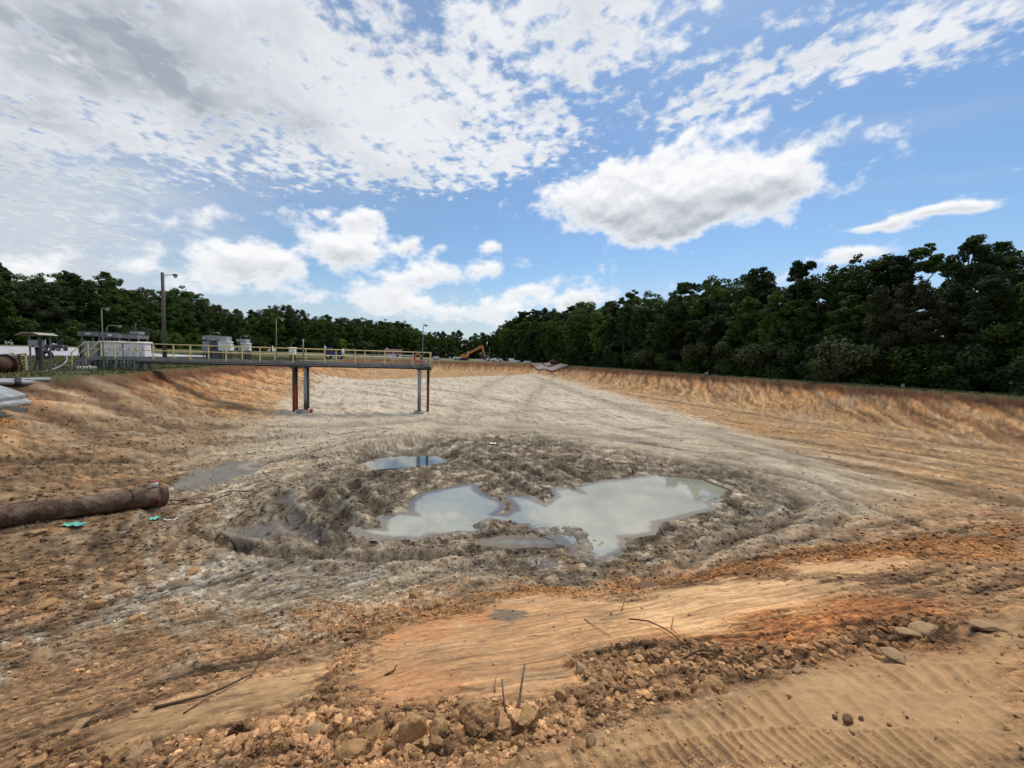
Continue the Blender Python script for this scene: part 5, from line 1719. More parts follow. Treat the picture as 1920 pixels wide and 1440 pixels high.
# ------------------------------------------------------------------ foreground things
# big coated pipe on the left
def big_pipe():
    A = Vector((*onplane(-190, 990, -2.95), -3.0)); A = Vector((hit(-160, 1010)[0], hit(-160, 1010)[1], 0)); B = Vector((hit(303, 947)[0], hit(303, 947)[1], 0))
    r = .285
    A.z = zat(A.x, A.y) + r * .75; B.z = zat(B.x, B.y) + r * .8
    A.y += r * .6; B.y += r * .6
    e = empty('buried_pipe', (B.x, B.y, B.z - r), 0, 'thick rusty clay smeared pipe lying on the slope at the left', 'pipe')
    o = Vector(e.location); d = (B - A).normalized()
    n, segs = 40, 150
    s = d.orthogonal().normalized(); t = d.cross(s)
    mb = MB(); vs = []
    L = (B - A).length
    rr1 = np.zeros((segs + 1, n))
    ii, jj = np.meshgrid(np.arange(segs + 1), np.arange(n), indexing='ij')
    an = 2 * np.pi * jj / n
    rr1 = r * (1 + .018 * np.sin(ii * 2 * math.pi / 3.0)) + .02 * fbm(ii * .18, np.cos(an) * 2 + np.sin(an) * 3, 300, 4) + .010 * fbm(ii * .6, an * 3, 301, 3)
    for i in range(segs + 1):
        p = A.lerp(B, i / segs) - o
        for j in range(n):
            a = 2 * math.pi * j / n; q = rr1[i, j if True else 0]
            if i > segs - 3: q = q + (.03 if i % 2 else .01)
            vs.append((p + (s * math.cos(a) + t * math.sin(a)) * q)[:])
    # inner wall
    m0 = 12
    for i in range(m0):
        p = B - d * (i * .08) - o
        for j in range(n):
            a = 2 * math.pi * j / n; vs.append((p + (s * math.cos(a) + t * math.sin(a)) * (r - .045))[:])
    m = segs + 1 + m0
    fs = [(i * n + j, i * n + (j + 1) % n, (i + 1) * n + (j + 1) % n, (i + 1) * n + j) for i in range(m - 1) for j in range(n)]
    mb.quad_faces(vs, fs, True); mb.build('pipe_wall', claypipe, e)
    c = B - d * .05 - o
    MB().pipe(c - d * .16, c, r + .03, .04, 30).build('end_flange', claypipe, e)
    MB().pipe(c - d * .85, c - d * .17, r + .025, .02, 30, 6).build('cut_sleeve', claypipe, e)
    MB().bevbox(c.x - .02, c.x + .18, c.y - .42, c.y - .25, c.z - .22, c.z + .02, .02).build('lug', rust, e)
    # plug of mud inside
    return e, B, d, r


bp, BB, bd_, br_ = big_pipe()
# white cup with a red lid on the pipe end
cp = BB - bd_ * .28
e = empty('paint_tub', (cp.x, cp.y, cp.z + br_ + .05), 0, 'small white tub with a red lid standing on the broken pipe end', 'tub')
MB().tube([(0, 0, 0), (0, 0, .17)], .085, 18, radii=[.078, .088]).build('tub_body', whiteplastic, e)
MB().tube([(0, 0, .172), (0, 0, .20)], .094, 18).build('lid', redpaint, e)
# cables trailing from the pipe
cab = mat('brown_cable', (.13, .05, .035), (.09, .04, .03), .6, 3)
polyline_tube('cable', [(306, 938), (350, 936), (400, 930), (432, 924), (470, 925), (500, 918)], .022, cab, 'thin brown cable trailing right from the pipe end, the upper one', 'cable', 'cables at the pipe end', exact=True)
polyline_tube('cable', [(308, 945), (330, 950), (360, 949), (390, 940), (425, 928), (434, 925)], .022, cab, 'thin brown cable looping low to the right of the pipe end', 'cable', 'cables at the pipe end', exact=True)
polyline_tube('cable', [(0, 946), (25, 947), (50, 945), (70, 942)], .025, cab, 'red brown cable lying behind the big pipe at the left edge', 'cable', 'cables at the pipe end', exact=True)


def rag(px, py, w, h, label, m=teal, cat='rag', seed=1, name='plastic_rag'):
    p = world_of(px, py); p.z = zat(p.x, p.y) + .02
    r = random.Random(seed); n = 9; m_ = 6
    vs = []
    for i in range(n + 1):
        for j in range(m_ + 1):
            x = (i / n - .5) * w * (1 - .4 * abs(j / m_ - .5) * r.random()); y = (j / m_ - .5) * h * (1 - .5 * abs(i / n - .5))
            vs.append((x + r.uniform(-.01, .01), y + r.uniform(-.012, .012), .02 + .014 * math.sin(i * 1.3 + j * .8) + r.uniform(0, .025)))
    fs = [(i * (m_ + 1) + j, (i + 1) * (m_ + 1) + j, (i + 1) * (m_ + 1) + j + 1, i * (m_ + 1) + j + 1) for i in range(n) for j in range(m_)]
    mb = MB(); mb.quad_faces(vs, fs, True)
    mb.quad_faces([(v[0], v[1], v[2] - .006) for v in vs], [tuple(reversed(f_)) for f_ in fs], True)
    o = mb.build(name, m); o.location = p; tag(o, label, cat)
    return o


rag(140, 986, .52, .28, 'larger crumpled teal rag on the dirt below the pipe', seed=1)
rag(290, 977, .22, .26, 'small teal rag below the pipe end', seed=2)
rag(693, 996, .30, .25, 'pale teal scrap at the left tip of the large puddle', seed=3)
rag(924, 831, .45, .4, 'white plastic scrap on the mud beyond the puddles', m=whiteplastic, seed=5)
polyline_tube('white_strip', [(306, 975), (312, 978), (318, 976), (325, 974), (332, 971)], .018, whiteplastic, 'thin white plastic strip right of the small teal rag', 'strip', exact=True)
rag(284, 1107, .07, .05, 'tiny red scrap on the pale patch at the left', m=redpaint, seed=6)

# branches and sticks
bark = mat('bark', (.13, .085, .055), (.07, .045, .03), .9, 8, .004, stretch=(1, 1, 1))


def stick(pts, r0, r1, label, lift=None, name='branch', twigs=(), cat='branch', group='dead branches and roots'):
    W = []
    for i, (a, b_) in enumerate(pts):
        p = world_of(a, b_); p.z = zat(p.x, p.y) + r0 + (lift[i] if lift else 0.005); W.append(p)
    o = W[0].copy(); n = len(W)
    mb = MB().tube([w - o for w in W], r0, 7, radii=[r0 + (r1 - r0) * i / (n - 1) for i in range(n)])
    ob = mb.build(name, bark); ob.location = o
    tag(ob, label, cat, group)
    return ob


stick([(290, 1335), (335, 1325), (385, 1317), (425, 1300), (455, 1285), (472, 1275), (485, 1250), (497, 1225), (511, 1207)], .015, .005, 'long dark bent branch lying across the smooth tan streak at lower left', lift=[0, 0, .02, .02, .03, .02, .02, .03, .06])
stick([(345, 1345), (360, 1335), (385, 1320)], .008, .004, 'small twig under the bent branch')
stick([(960, 1375), (972, 1345), (977, 1322), (982, 1298)], .014, .006, 'upright split stick rising from the clods at bottom centre', lift=[0, .06, .14, .22], cat='stick', group='sticks in the rubble')
stick([(948, 1350), (943, 1330), (940, 1308)], .010, .005, 'thin pale stick leaning left of the split stick', lift=[0, .06, .12], cat='stick', group='sticks in the rubble')
stick([(928, 1310), (927, 1300), (930, 1288)], .005, .003, 'tiny curled twig left of the sticks at bottom centre', lift=[0, .04, .07], cat='stick', group='sticks in the rubble')
stick([(1180, 1165), (1215, 1172), (1245, 1185), (1262, 1200), (1300, 1232), (1345, 1240), (1375, 1262)], .010, .004, 'long thin root curving over the orange slope', lift=[.03, .04, .03, .03, .03, .03, .01])
stick([(1262, 1165), (1258, 1185), (1275, 1205)], .006, .003, 'short root fork crossing the long root', lift=[.05, .04, .02])
stick([(1280, 1238), (1310, 1233), (1340, 1236), (1372, 1250), (1383, 1262)], .009, .004, 'thin root arching above the rubble edge right of centre', lift=[.01, .05, .06, .05, .01])
stick([(1335, 1238), (1358, 1250), (1380, 1262)], .006, .003, 'fine rootlet below the arching root', lift=[.05, .03, .0])
stick([(1095, 1160), (1115, 1178), (1145, 1195)], .006, .003, 'fine root on the pale scraped patch', lift=[.01, .02, .01])
stick([(1165, 1145), (1168, 1138), (1172, 1128)], .008, .004, 'short stub sticking up from the scraped patch', lift=[0, .04, .08], cat='stick', group='sticks in the rubble')
stick([(722, 1268), (738, 1262), (744, 1254)], .011, .006, 'small dark stub lying on the scraped patch at its left', lift=[0, .01, .03], cat='stick', group='sticks in the rubble')
stick([(1700, 1182), (1705, 1174), (1704, 1166)], .006, .004, 'tiny twig standing by the flat stones at right', lift=[0, .04, .06], cat='stick', group='sticks in the rubble')


def boulder(px, py, w, h, label, seed, m=dirtrock, name='dirt_clod', cat='clod', group='large clods on the near slope', flat=.75, asp=.8, rot=0, sink=.42, cuts=8):
    p = world_of(px, py)
    dist = (p - Vector((0, 0, EYE))).length
    W = w / FPX * p.y * .5; Hh = h / FPX * p.y * .5
    me = rock_mesh(seed, 4 if w > 60 else 3, .32, cuts, name, 1.0); me.materials.append(m)
    o = bpy.data.objects.new(name, me); COL.objects.link(o)
    o.scale = (W * 1.1, W * 1.1 * asp, Hh * 1.05)
    o.rotation_euler = (random.Random(seed).uniform(-.15, .15), random.Random(seed + 1).uniform(-.15, .15), rot)
    z = zat(p.x, p.y)
    o.location = (p.x, p.y + W * asp * .5, z + Hh * (1 - sink * 2) * .6)
    tag(o, label, cat, group)
    return o


CL = [(905, 1375, 85, 75, 'largest rounded dirt clod just left of the upright stick'), (985, 1380, 42, 32, 'dark edged angular clod right of the upright stick'),
      (935, 1390, 45, 28, 'flat clod under the large rounded one'), (1020, 1355, 34, 28, 'blocky clod right of the stick cluster'), (868, 1345, 40, 22, 'low clod on the left shoulder of the largest one'),
      (770, 1415, 55, 75, 'cracked upright block left of centre at the bottom edge'), (822, 1415, 42, 60, 'cracked upright block right of the split at the bottom edge'),
      (730, 1425, 30, 50, 'narrow slab shaped clod beside the cracked blocks'), (700, 1400, 50, 40, 'brown clod left of the cracked blocks'), (580, 1400, 55, 34, 'wide tan clod at the lower left of centre'),
      (655, 1438, 50, 40, 'clod cut by the bottom edge left of the cracked blocks'), (252, 1415, 38, 28, 'dark shaded clod in the lower left rubble'), (200, 1420, 50, 40, 'rounded clod at the lower left bottom'),
      (142, 1372, 40, 20, 'wedge of clay on the left end of the smooth streak'), (640, 1365, 26, 22, 'small blocky clod above the wide tan one'), (560, 1352, 26, 16, 'small dark clod above the wide tan one'),
      (1052, 1320, 30, 22, 'angular grey clod in the middle rubble right of the sticks'), (1090, 1262, 32, 30, 'tilted clod at the corner of the scraped patch'), (1068, 1250, 24, 24, 'upright clod left of the tilted one'),
      (1120, 1290, 26, 14, 'flat pale clod in the rubble right of the scraped patch'), (1230, 1258, 24, 14, 'grey clod at the edge of the orange slope'), (1110, 1410, 24, 26, 'ridged clod on the cleat marks near the bottom'),
      (1085, 1420, 30, 24, 'brown rough clod on the cleat marks at the bottom'), (1180, 1255, 22, 12, 'low clod in the rubble below the root'), (1455, 1272, 40, 26, 'long sloping clod in the rubble right of centre'),
      (1500, 1262, 26, 14, 'flat clod right of the long sloping one'), (1340, 1290, 44, 26, 'rounded clod at the head of the cleat marks'), (1685, 1240, 40, 16, 'dark clod at the right end of the rubble edge'),
      (1645, 1232, 22, 14, 'small dark clod left of the end of the rubble edge'), (1540, 1218, 24, 14, 'clod at the top of the rubble edge'), (80, 1140, 34, 18, 'orange clod on the left slope'),
      (200, 1112, 36, 20, 'brown clod above the pale patch at left'), (170, 1140, 34, 20, 'dark clod left of the pale patch'), (62, 1240, 48, 18, 'flat grey clod at the far left'),
      (240, 1170, 26, 12, 'dark clod below the pale patch'), (60, 1005, 30, 12, 'orange stained lump below the big pipe at the left edge'), (780, 1125, 28, 24, 'pale brown clod in the rubble row behind the scraped patch'),
      (800, 1140, 22, 20, 'orange brown clod right of the pale brown one in the row'), (825, 1135, 30, 20, 'dark clod in the middle of the rubble row'), (880, 1125, 26, 18, 'orange clod at the right of the rubble row'),
      (360, 1078, 30, 14, 'grey clod on the pale ground left of centre')]
clods_px = CL
for i, (a, b_, w, h, lb) in enumerate(CL):
    boulder(a, b_, w, h, lb, 20 + i, m=[dirtrock, greyrock][(i * 7) % 2] if i > 8 else dirtrock, asp=.75 + .3 * ((i * 37) % 10) / 10, rot=i * 1.3, cuts=6 + i % 5)
ST = [(1593, 1350, 20, 17, 'round dark brown stone on the smooth cleat marked sand'), (1568, 1341, 12, 9, 'small stone up and left of the round dark stone'), (1617, 1343, 10, 8, 'small stone right of the round dark stone'),
      (1600, 1371, 10, 9, 'stone just below the round dark stone'), (1671, 1353, 11, 5, 'small stone further right on the cleat marks'), (1703, 1340, 7, 5, 'tiny stone at the right of the cleat marked sand'),
      (1745, 1190, 50, 14, 'long flat grey stone at the upper right of the rubble'), (1708, 1205, 44, 14, 'flat tan stone left of the long grey one'), (1722, 1195, 20, 12, 'small pale block behind the flat tan stone'),
      (1865, 1187, 50, 12, 'dark flat stone near the right edge'), (1216, 1070, 44, 13, 'flat brown slab of shale beyond the orange rubble'), (1238, 1078, 28, 12, 'second tilted slab of shale right of the first'),
      (1890, 1136, 30, 8, 'small dark flat stone at the right edge')]
for i, (a, b_, w, h, lb) in enumerate(ST):
    boulder(a, b_, w, h, lb, 120 + i, m=brownrock if i < 6 or 10 <= i < 12 else greyrock, name='stone', cat='stone', group='stones lying on the sand', asp=.8, rot=.3 * (i % 3), sink=.12, cuts=5)


# ------------------------------------------------------------------ loose crumbs: nobody could count them
def crumbs():
    r = np.random.default_rng(11)
    N = 300000
    # positions spread evenly over the picture's near ground
    rad = 2.3 * np.exp(r.random(N) * math.log(34 / 2.3)); an = np.radians(r.uniform(-58, 58, N))
    X = rad * np.sin(an); Y = rad * np.cos(an)
    z, M = detail(X, Y)
    smooth = np.clip(M['scrape'] + M['cleat'] + M['smooth'] + M['wet'] + M['cream'], 0, 1)
    lb_ = sm(32, 22, Y) * sm(-5.5, -9, X)
    w = (.05 + M['rubble'] * .6 + M['band'] * .45 + M['near'] * .20 + M['mud'] * .2 + lb_ * .6) * M['inside']
    w *= (1 - smooth * .94)
    patch = sm(-.3, .5, fbm(X * .9, Y * .9, 93, 3))
    w *= .45 + .55 * patch
    keep = r.random(N) < w
    for P_ in puds:
        keep &= poly_sd(X, Y, P_) > .25
    X, Y, z = X[keep], Y[keep], z[keep]; rubble = M['rubble'][keep]; bandm = M['band'][keep]
    n = len(X)
    print('crumbs', n)
    s = .0055 + .010 * r.pareto(2.4, n); s = np.minimum(s, .026 + .026 * rubble) * (1 + .25 * rubble) * (np.hypot(X, Y) / 5.5).clip(.8, 2.4)
    col = ground_colour(X, Y, {k: v[keep] for k, v in M.items()})
    col = col * (r.uniform(.6, 1.3, n)[:, None])
    protos = [rock_mesh(500 + i, 1, .35, 5) for i in range(6)]
    PV = [np.array([v.co[:] for v in p.vertices]) for p in protos]; PF = [np.array([pp.vertices[:] for pp in p.polygons]) for p in protos]
    nv = len(PV[0]); kind = r.integers(0, 6, n)
    A = r.uniform(0, 6.28, n); B = r.uniform(-.9, .9, n)
    V = np.stack([PV[k] for k in kind])                        # n,nv,3
    V = V * (s[:, None, None] * np.stack([r.uniform(.8, 1.5, n), r.uniform(.7, 1.1, n), r.uniform(.5, .95, n)], -1)[:, None, :])
    cb, sb = np.cos(B)[:, None], np.sin(B)[:, None]
    y2 = V[..., 1] * cb - V[..., 2] * sb; z2 = V[..., 1] * sb + V[..., 2] * cb
    ca, sa = np.cos(A)[:, None], np.sin(A)[:, None]
    x3 = V[..., 0] * ca - y2 * sa; y3 = V[..., 0] * sa + y2 * ca
    V = np.stack([x3 + X[:, None], y3 + Y[:, None], z2 + z[:, None] + s[:, None] * .25], -1).reshape(-1, 3)
    F = (np.stack([PF[k] for k in kind]) + (np.arange(n) * nv)[:, None, None]).reshape(-1, 3)
    me = bpy.data.meshes.new('loose_crumbs')
    me.vertices.add(len(V)); me.vertices.foreach_set('co', V.astype(np.float32).ravel())
    me.loops.add(F.size); me.loops.foreach_set('vertex_index', F.astype(np.int32).ravel())
    me.polygons.add(len(F)); me.polygons.foreach_set('loop_start', np.arange(0, F.size, 3, dtype=np.int32))
    me.polygons.foreach_set('use_smooth', np.zeros(len(F), bool))
    me.update(calc_edges=True)
    ca_ = me.attributes.new('earth', 'FLOAT_COLOR', 'POINT')
    ca_.data.foreach_set('color', np.column_stack([np.repeat(col, nv, 0), np.ones(n * nv)]).astype(np.float32).ravel())
    m = bpy.data.materials.new('crumb_earth'); m.use_nodes = True
    t = NT(m.node_tree); bs = t.n['Principled BSDF']
    at = t.node('ShaderNodeAttribute', attribute_name='earth'); geo = t.node('ShaderNodeNewGeometry')
    nn = t.noise(geo.outputs['Position'], 40, 4, .6)
    t.put(bs.inputs['Base Color'], t.vm('SCALE', at.outputs['Color'], t.mr(nn, .25, .75, .7, 1.3)))
    bs.inputs['Roughness'].default_value = .95; bs.inputs['Specular IOR Level'].default_value = .2
    b_ = t.node('ShaderNodeBump'); b_.inputs['Distance'].default_value = .01; t.put(b_.inputs['Height'], nn); t.put(bs.inputs['Normal'], b_.outputs[0])
    me.materials.append(m)
    o = bpy.data.objects.new('loose_crumbs', me); COL.objects.link(o)
    tag(o, 'small crumbs of earth and gravel strewn over the near slope', None, None, 'stuff')


crumbs()


# grass blades along the near left yard and rims
def grass():
    r = np.random.default_rng(3)
    N = 150000
    X = r.uniform(-75, 60, N); Y = 12 + r.random(N) ** 1.3 * 90
    dl, dr, df, dn, u, v = rim_dists(X, Y)
    ok = ((dl < -.1) | ((dr < -.0) & (v < 50))) & (u > 6) & (np.abs(X) < 1.4 * Y) & (poly_sd(X, Y, POND) > .8)
    clump = fbm(X * .5, Y * .5, 400, 3)
    ok &= r.random(N) < sm(-.45, .3, clump)
    X, Y = X[ok], Y[ok]
    z, _ = detail(X, Y); n = len(X)
    k = 4
    X = np.repeat(X, k) + r.normal(0, .07, n * k); Y = np.repeat(Y, k) + r.normal(0, .07, n * k); z = np.repeat(z, k); n *= k
    print('grass', n)
    h = r.uniform(.07, .2, n); w = r.uniform(.012, .03, n) * (1 + np.hypot(X, Y) / 40); a = r.uniform(0, 6.28, n); lx = r.normal(0, .07, n); ly = r.normal(0, .07, n)
    dx, dy = np.cos(a) * w, np.sin(a) * w
    V = np.stack([np.stack([X - dx, Y - dy, z - .02], -1), np.stack([X + dx, Y + dy, z - .02], -1), np.stack([X + lx, Y + ly, z + h], -1)], 1).reshape(-1, 3)
    me = bpy.data.meshes.new('grass')
    me.vertices.add(n * 3); me.vertices.foreach_set('co', V.astype(np.float32).ravel())
    me.loops.add(n * 3); me.loops.foreach_set('vertex_index', np.arange(n * 3, dtype=np.int32))
    me.polygons.add(n); me.polygons.foreach_set('loop_start', np.arange(0, n * 3, 3, dtype=np.int32)); me.update(calc_edges=True)
    m = bpy.data.materials.new('grass_blades'); m.use_nodes = True
    t = NT(m.node_tree); bs = t.n['Principled BSDF']; geo = t.node('ShaderNodeNewGeometry')
    t.put(bs.inputs['Base Color'], t.mix(t.mr(t.noise(geo.outputs['Position'], .6, 4, .6), .35, .65), (.085, .105, .03), (.19, .17, .065)))
    bs.inputs['Roughness'].default_value = .8
    me.materials.append(m)
    o = bpy.data.objects.new('grass', me); COL.objects.link(o)
    tag(o, 'rough short grass along the rims and over the left yard', None, None, 'stuff')


grass()


# ------------------------------------------------------------------ trees
def leaf_mat(name, c1, c2, c3):
    m = bpy.data.materials.new(name); m.use_nodes = True
    t = NT(m.node_tree); bs = t.n['Principled BSDF']
    geo = t.node('ShaderNodeNewGeometry'); oi = t.node('ShaderNodeObjectInfo')
    n = t.noise(geo.outputs['Position'], .45, 3, .5)
    c = t.mix(t.mr(n, .38, .62), c1, c2)
    c = t.mix(t.m('MULTIPLY', t.m('POWER', geo.outputs['Random Per Island'], 2.0), .8), c, c3)
    c = t.vm('SCALE', c, t.mr(oi.outputs['Random'], 0, 1, .6, 1.35, smooth=False))
    t.put(bs.inputs['Base Color'], c)
    bs.inputs['Roughness'].default_value = .7; bs.inputs['Specular IOR Level'].default_value = .12
    tr = t.node('ShaderNodeBsdfTranslucent'); t.put(tr.inputs[0], t.vm('SCALE', c, .9))
    mx = t.node('ShaderNodeMixShader'); mx.inputs[0].default_value = .18
    t.l.new(bs.outputs[0], mx.inputs[1]); t.l.new(tr.outputs[0], mx.inputs[2]); t.l.new(mx.outputs[0], t.n['Material Output'].inputs[0])
    return m


LM = [leaf_mat('oak_leaves', (0.057, 0.097, 0.018), (0.037, 0.069, 0.016), (0.109, 0.155, 0.030)),
      leaf_mat('pine_needles', (0.037, 0.064, 0.023), (0.025, 0.048, 0.018), (0.063, 0.094, 0.030)),
      leaf_mat('light_leaves', (0.092, 0.144, 0.025), (0.062, 0.108, 0.023), (0.161, 0.213, 0.039)),
      leaf_mat('grey_leaves', (0.063, 0.078, 0.032), (0.041, 0.057, 0.023), (0.109, 0.121, 0.052))]


def make_tree(seed, kind, nleaf, leaf):
    """unit tree of height 1: returns trunk mesh and crown mesh"""
    r = random.Random(seed); g = np.random.default_rng(seed)
    H = 16.0
    lobes = []

    def shell(n, zc, rz, rxy, r0, r1, zmin, jit=.18, power=1.0):
        for i in range(n):
            c = 1 - 2 * (i + .5) / n; a = i * 2.39996 + r.uniform(-.4, .4); q = math.sqrt(max(0, 1 - c * c)) ** power
            k = r.uniform(.72, 1.0) + r.uniform(-jit, jit) * .5
            z = zc + c * rz * k
            if z < zmin: z = zmin + r.uniform(0, 1.5)
            lobes.append((q * k * rxy * math.cos(a), q * k * rxy * math.sin(a), z, H * r.uniform(r0, r1)))
    if kind == 'round':
        shell(34, H * .56, H * .40, H * .27, .075, .125, H * .10)
        shell(8, H * .55, H * .2, H * .12, .10, .13, H * .3)
    elif kind == 'tall':
        shell(34, H * .53, H * .44, H * .19, .06, .10, H * .10, .25)
        shell(6, H * .5, H * .25, H * .08, .09, .11, H * .2)
    elif kind == 'pine':
        for i in range(30):
            t = (i + r.random() * .6) / 30; z = H * (.20 + .76 * t); R_ = H * (.20 * (1 - t) ** .6 + .025)
            a = i * 2.4 + r.uniform(-.5, .5); q = R_ * r.uniform(.45, 1)
            lobes.append((q * math.cos(a), q * math.sin(a), z, H * r.uniform(.045, .08)))
    elif kind == 'ragged':
        shell(26, H * .55, H * .42, H * .24, .045, .095, H * .12, .6)
        shell(6, H * .5, H * .25, H * .10, .07, .10, H * .2)
    lobes.append((0, 0, H * .96, H * .045))
    L = np.array(lobes)
    # second level of clumps gives an uneven outline
    per = 9
    sub = []
    for (x, y, z, rad) in L:
        for k in range(per):
            d = g.normal(size=3); d /= np.linalg.norm(d)
            f_ = g.uniform(.35, 1.0)
            sub.append((x + d[0] * rad * f_, y + d[1] * rad * f_, z + d[2] * rad * f_ * .85, rad * g.uniform(.24, .50)))
    Sb = np.array(sub)
    wts = Sb[:, 3] ** 2; wts /= wts.sum()
    idx = g.choice(len(Sb), nleaf, p=wts)
    d = g.normal(size=(nleaf, 3)); d /= np.linalg.norm(d, axis=1)[:, None]
    rr = (.45 + .6 * g.random(nleaf) ** .6)
    C = Sb[idx, :3] + d * (Sb[idx, 3] * rr)[:, None] * np.array([1, 1, .75])
    nrm = d + g.normal(size=(nleaf, 3)) * .6 + np.array([0, 0, .35]); nrm /= np.linalg.norm(nrm, axis=1)[:, None]
    t1 = np.cross(nrm, g.normal(size=(nleaf, 3))); t1 /= np.linalg.norm(t1, axis=1)[:, None]; t2 = np.cross(nrm, t1)
    s = leaf * g.uniform(.6, 1.35, nleaf)[:, None]
    V = np.stack([C - t1 * s, C - t2 * s * .55 + t1 * s * .1, C + t1 * s, C + t2 * s * .55 + t1 * s * .1], 1)
    V += g.normal(size=V.shape) * leaf * .12
    V = V.reshape(-1, 3)
    me = bpy.data.meshes.new('crown')
    me.vertices.add(len(V)); me.vertices.foreach_set('co', V.astype(np.float32).ravel())
    me.loops.add(nleaf * 4); me.loops.foreach_set('vertex_index', np.arange(nleaf * 4, dtype=np.int32))
    me.polygons.add(nleaf); me.polygons.foreach_set('loop_start', np.arange(0, nleaf * 4, 4, dtype=np.int32)); me.update(calc_edges=True)
    # trunk and limbs
    mb = MB()
    lean = (r.uniform(-.4, .4), r.uniform(-.4, .4))
    top = H * (.9 if kind != 'round' else .75)
    pts = [(lean[0] * math.sin(q * 2), lean[1] * math.sin(q * 2.4), top * q - .6 * (q == 0)) for q in np.linspace(0, 1, 8)]
    mb.tube(pts, .2, 7, radii=[.26, .22, .19, .17, .14, .11, .08, .04])
    for i in range(12):
        x, y, z, rad = lobes[r.randrange(len(lobes) - 1)]
        zb = max(H * .12, z - r.uniform(1.2, 3.0)); q = min(1, zb / top)
        p0 = Vector((lean[0] * math.sin(q * 2), lean[1] * math.sin(q * 2.4), zb)); p3 = Vector((x, y, z))
        mid = p0.lerp(p3, .5) + Vector((0, 0, -.3))
        mb.tube([p0, mid, p3], .05, 5, radii=[.09, .06, .02])
    return mb, me


TREES = []
trunkm = mat('tree_bark', (.11, .09, .07), (.06, .05, .04), .9, 3, .01)
specs = [('round', 0, 'rounded broadleaf tree'), ('round', 2, 'light green broadleaf tree'), ('tall', 0, 'tall dark broadleaf tree'), ('ragged', 0, 'ragged open crowned tree'), ('pine', 1, 'dark pine'),
         ('round', 3, 'greyish green tree'), ('tall', 2, 'tall light green tree'), ('ragged', 1, 'sparse dark tree'), ('round', 0, 'broad oak'), ('pine', 1, 'slender pine')]
for i, (kind, lm, nm_) in enumerate(specs):
    mbt, crown = make_tree(300 + i, kind, 34000 if kind != 'pine' else 20000, .155 if kind != 'pine' else .13)
    crown.materials.append(LM[lm])
    TREES.append((mbt, crown, nm_, kind, lm))


def make_bush(seed, lm):
    g = np.random.default_rng(seed); n = 7000
    nl = 16; L = np.stack([g.normal(0, 1.3, nl), g.normal(0, 1.0, nl), g.uniform(.3, 3.2, nl), g.uniform(.5, 1.0, nl)], 1)
    idx = g.integers(0, nl, n); d = g.normal(size=(n, 3)); d /= np.linalg.norm(d, axis=1)[:, None]
    C = L[idx, :3] + d * (L[idx, 3] * (.5 + .6 * g.random(n)))[:, None]; C[:, 2] = np.maximum(C[:, 2], .03)
    nrm = d + g.normal(size=(n, 3)) * .6; nrm /= np.linalg.norm(nrm, axis=1)[:, None]
    t1 = np.cross(nrm, g.normal(size=(n, 3))); t1 /= np.linalg.norm(t1, axis=1)[:, None]; t2 = np.cross(nrm, t1); s = .15 * g.uniform(.6, 1.3, n)[:, None]
    V = np.stack([C - t1 * s, C - t2 * s * .55, C + t1 * s, C + t2 * s * .55], 1).reshape(-1, 3)
    me = bpy.data.meshes.new('foliage'); me.vertices.add(n * 4); me.vertices.foreach_set('co', V.astype(np.float32).ravel())
    me.loops.add(n * 4); me.loops.foreach_set('vertex_index', np.arange(n * 4, dtype=np.int32))
    me.polygons.add(n); me.polygons.foreach_set('loop_start', np.arange(0, n * 4, 4, dtype=np.int32)); me.update(calc_edges=True)
    me.materials.append(LM[lm])
    mb = MB()
    for k in range(5):
        q = L[k]; mb.tube([(0, 0, -.2), (q[0] * .5, q[1] * .5, q[2] * .5), (q[0], q[1], q[2])], .03, 5, radii=[.05, .035, .015])
    return mb, me


BUSH = [make_bush(700 + i, lm) for i, lm in enumerate((0, 2, 3, 1))]
TOPS = np.array([(-300, 440), (0, 480), (40, 492), (60, 503), (110, 495), (150, 508), (170, 503), (210, 512), (240, 530), (262, 536), (300, 548), (340, 535), (362, 542), (395, 556), (420, 572), (470, 575), (515, 570), (545, 574), (580, 586),
                 (640, 592), (700, 596), (745, 600), (765, 604), (790, 617), (830, 618), (900, 622), (930, 616), (960, 598), (990, 583), (1030, 580), (1060, 577), (1110, 568), (1150, 560), (1175, 553), (1215, 568),
                 (1235, 553), (1260, 545), (1280, 522), (1345, 517), (1375, 535), (1405, 500), (1420, 488), (1465, 484), (1490, 500), (1520, 466), (1545, 490), (1600, 492), (1640, 488), (1675, 476), (1700, 440),
                 (1722, 428), (1775, 432), (1800, 465), (1840, 440), (1865, 432), (1890, 460), (1912, 430), (2100, 390), (2400, 350)], float)


def topy(px):
    return np.interp(px, TOPS[:, 0], TOPS[:, 1])


def project(X, Y, Z):
    d = np.array([X, Y, Z - EYE]); f = d @ cF
    return 960 + FPX * (d @ cR) / f, 720 - FPX * (d @ cU) / f


PEND = []
CNT = {'n': 0}
proto_objs = {}
LAND = [(0, 'at the left edge'), (110, 'behind the utility cart'), (175, 'behind the weathered shelter'), (250, 'behind the white cabinets'), (310, 'behind the utility pole'), (400, 'behind the second cabinet group'),
        (460, 'behind the third cabinet group'), (520, 'behind the hooked lamp post'), (600, 'behind the left piles'), (660, 'behind the blue tractor'), (740, 'behind the red roof'), (790, 'behind the walkway end'),
        (850, 'behind the tank trailer'), (910, 'behind the excavator boom'), (965, 'behind the white boat'), (1045, 'behind the railed platform'), (1110, 'behind the tarpaulin mound'), (1200, 'past the covered mound'),
        (1330, 'under the big cloud'), (1440, 'left of the forked treetop'), (1540, 'under the small low cloud'), (1640, 'right of the small low cloud'), (1740, 'at the tallest treetops'), (1860, 'near the right edge')]


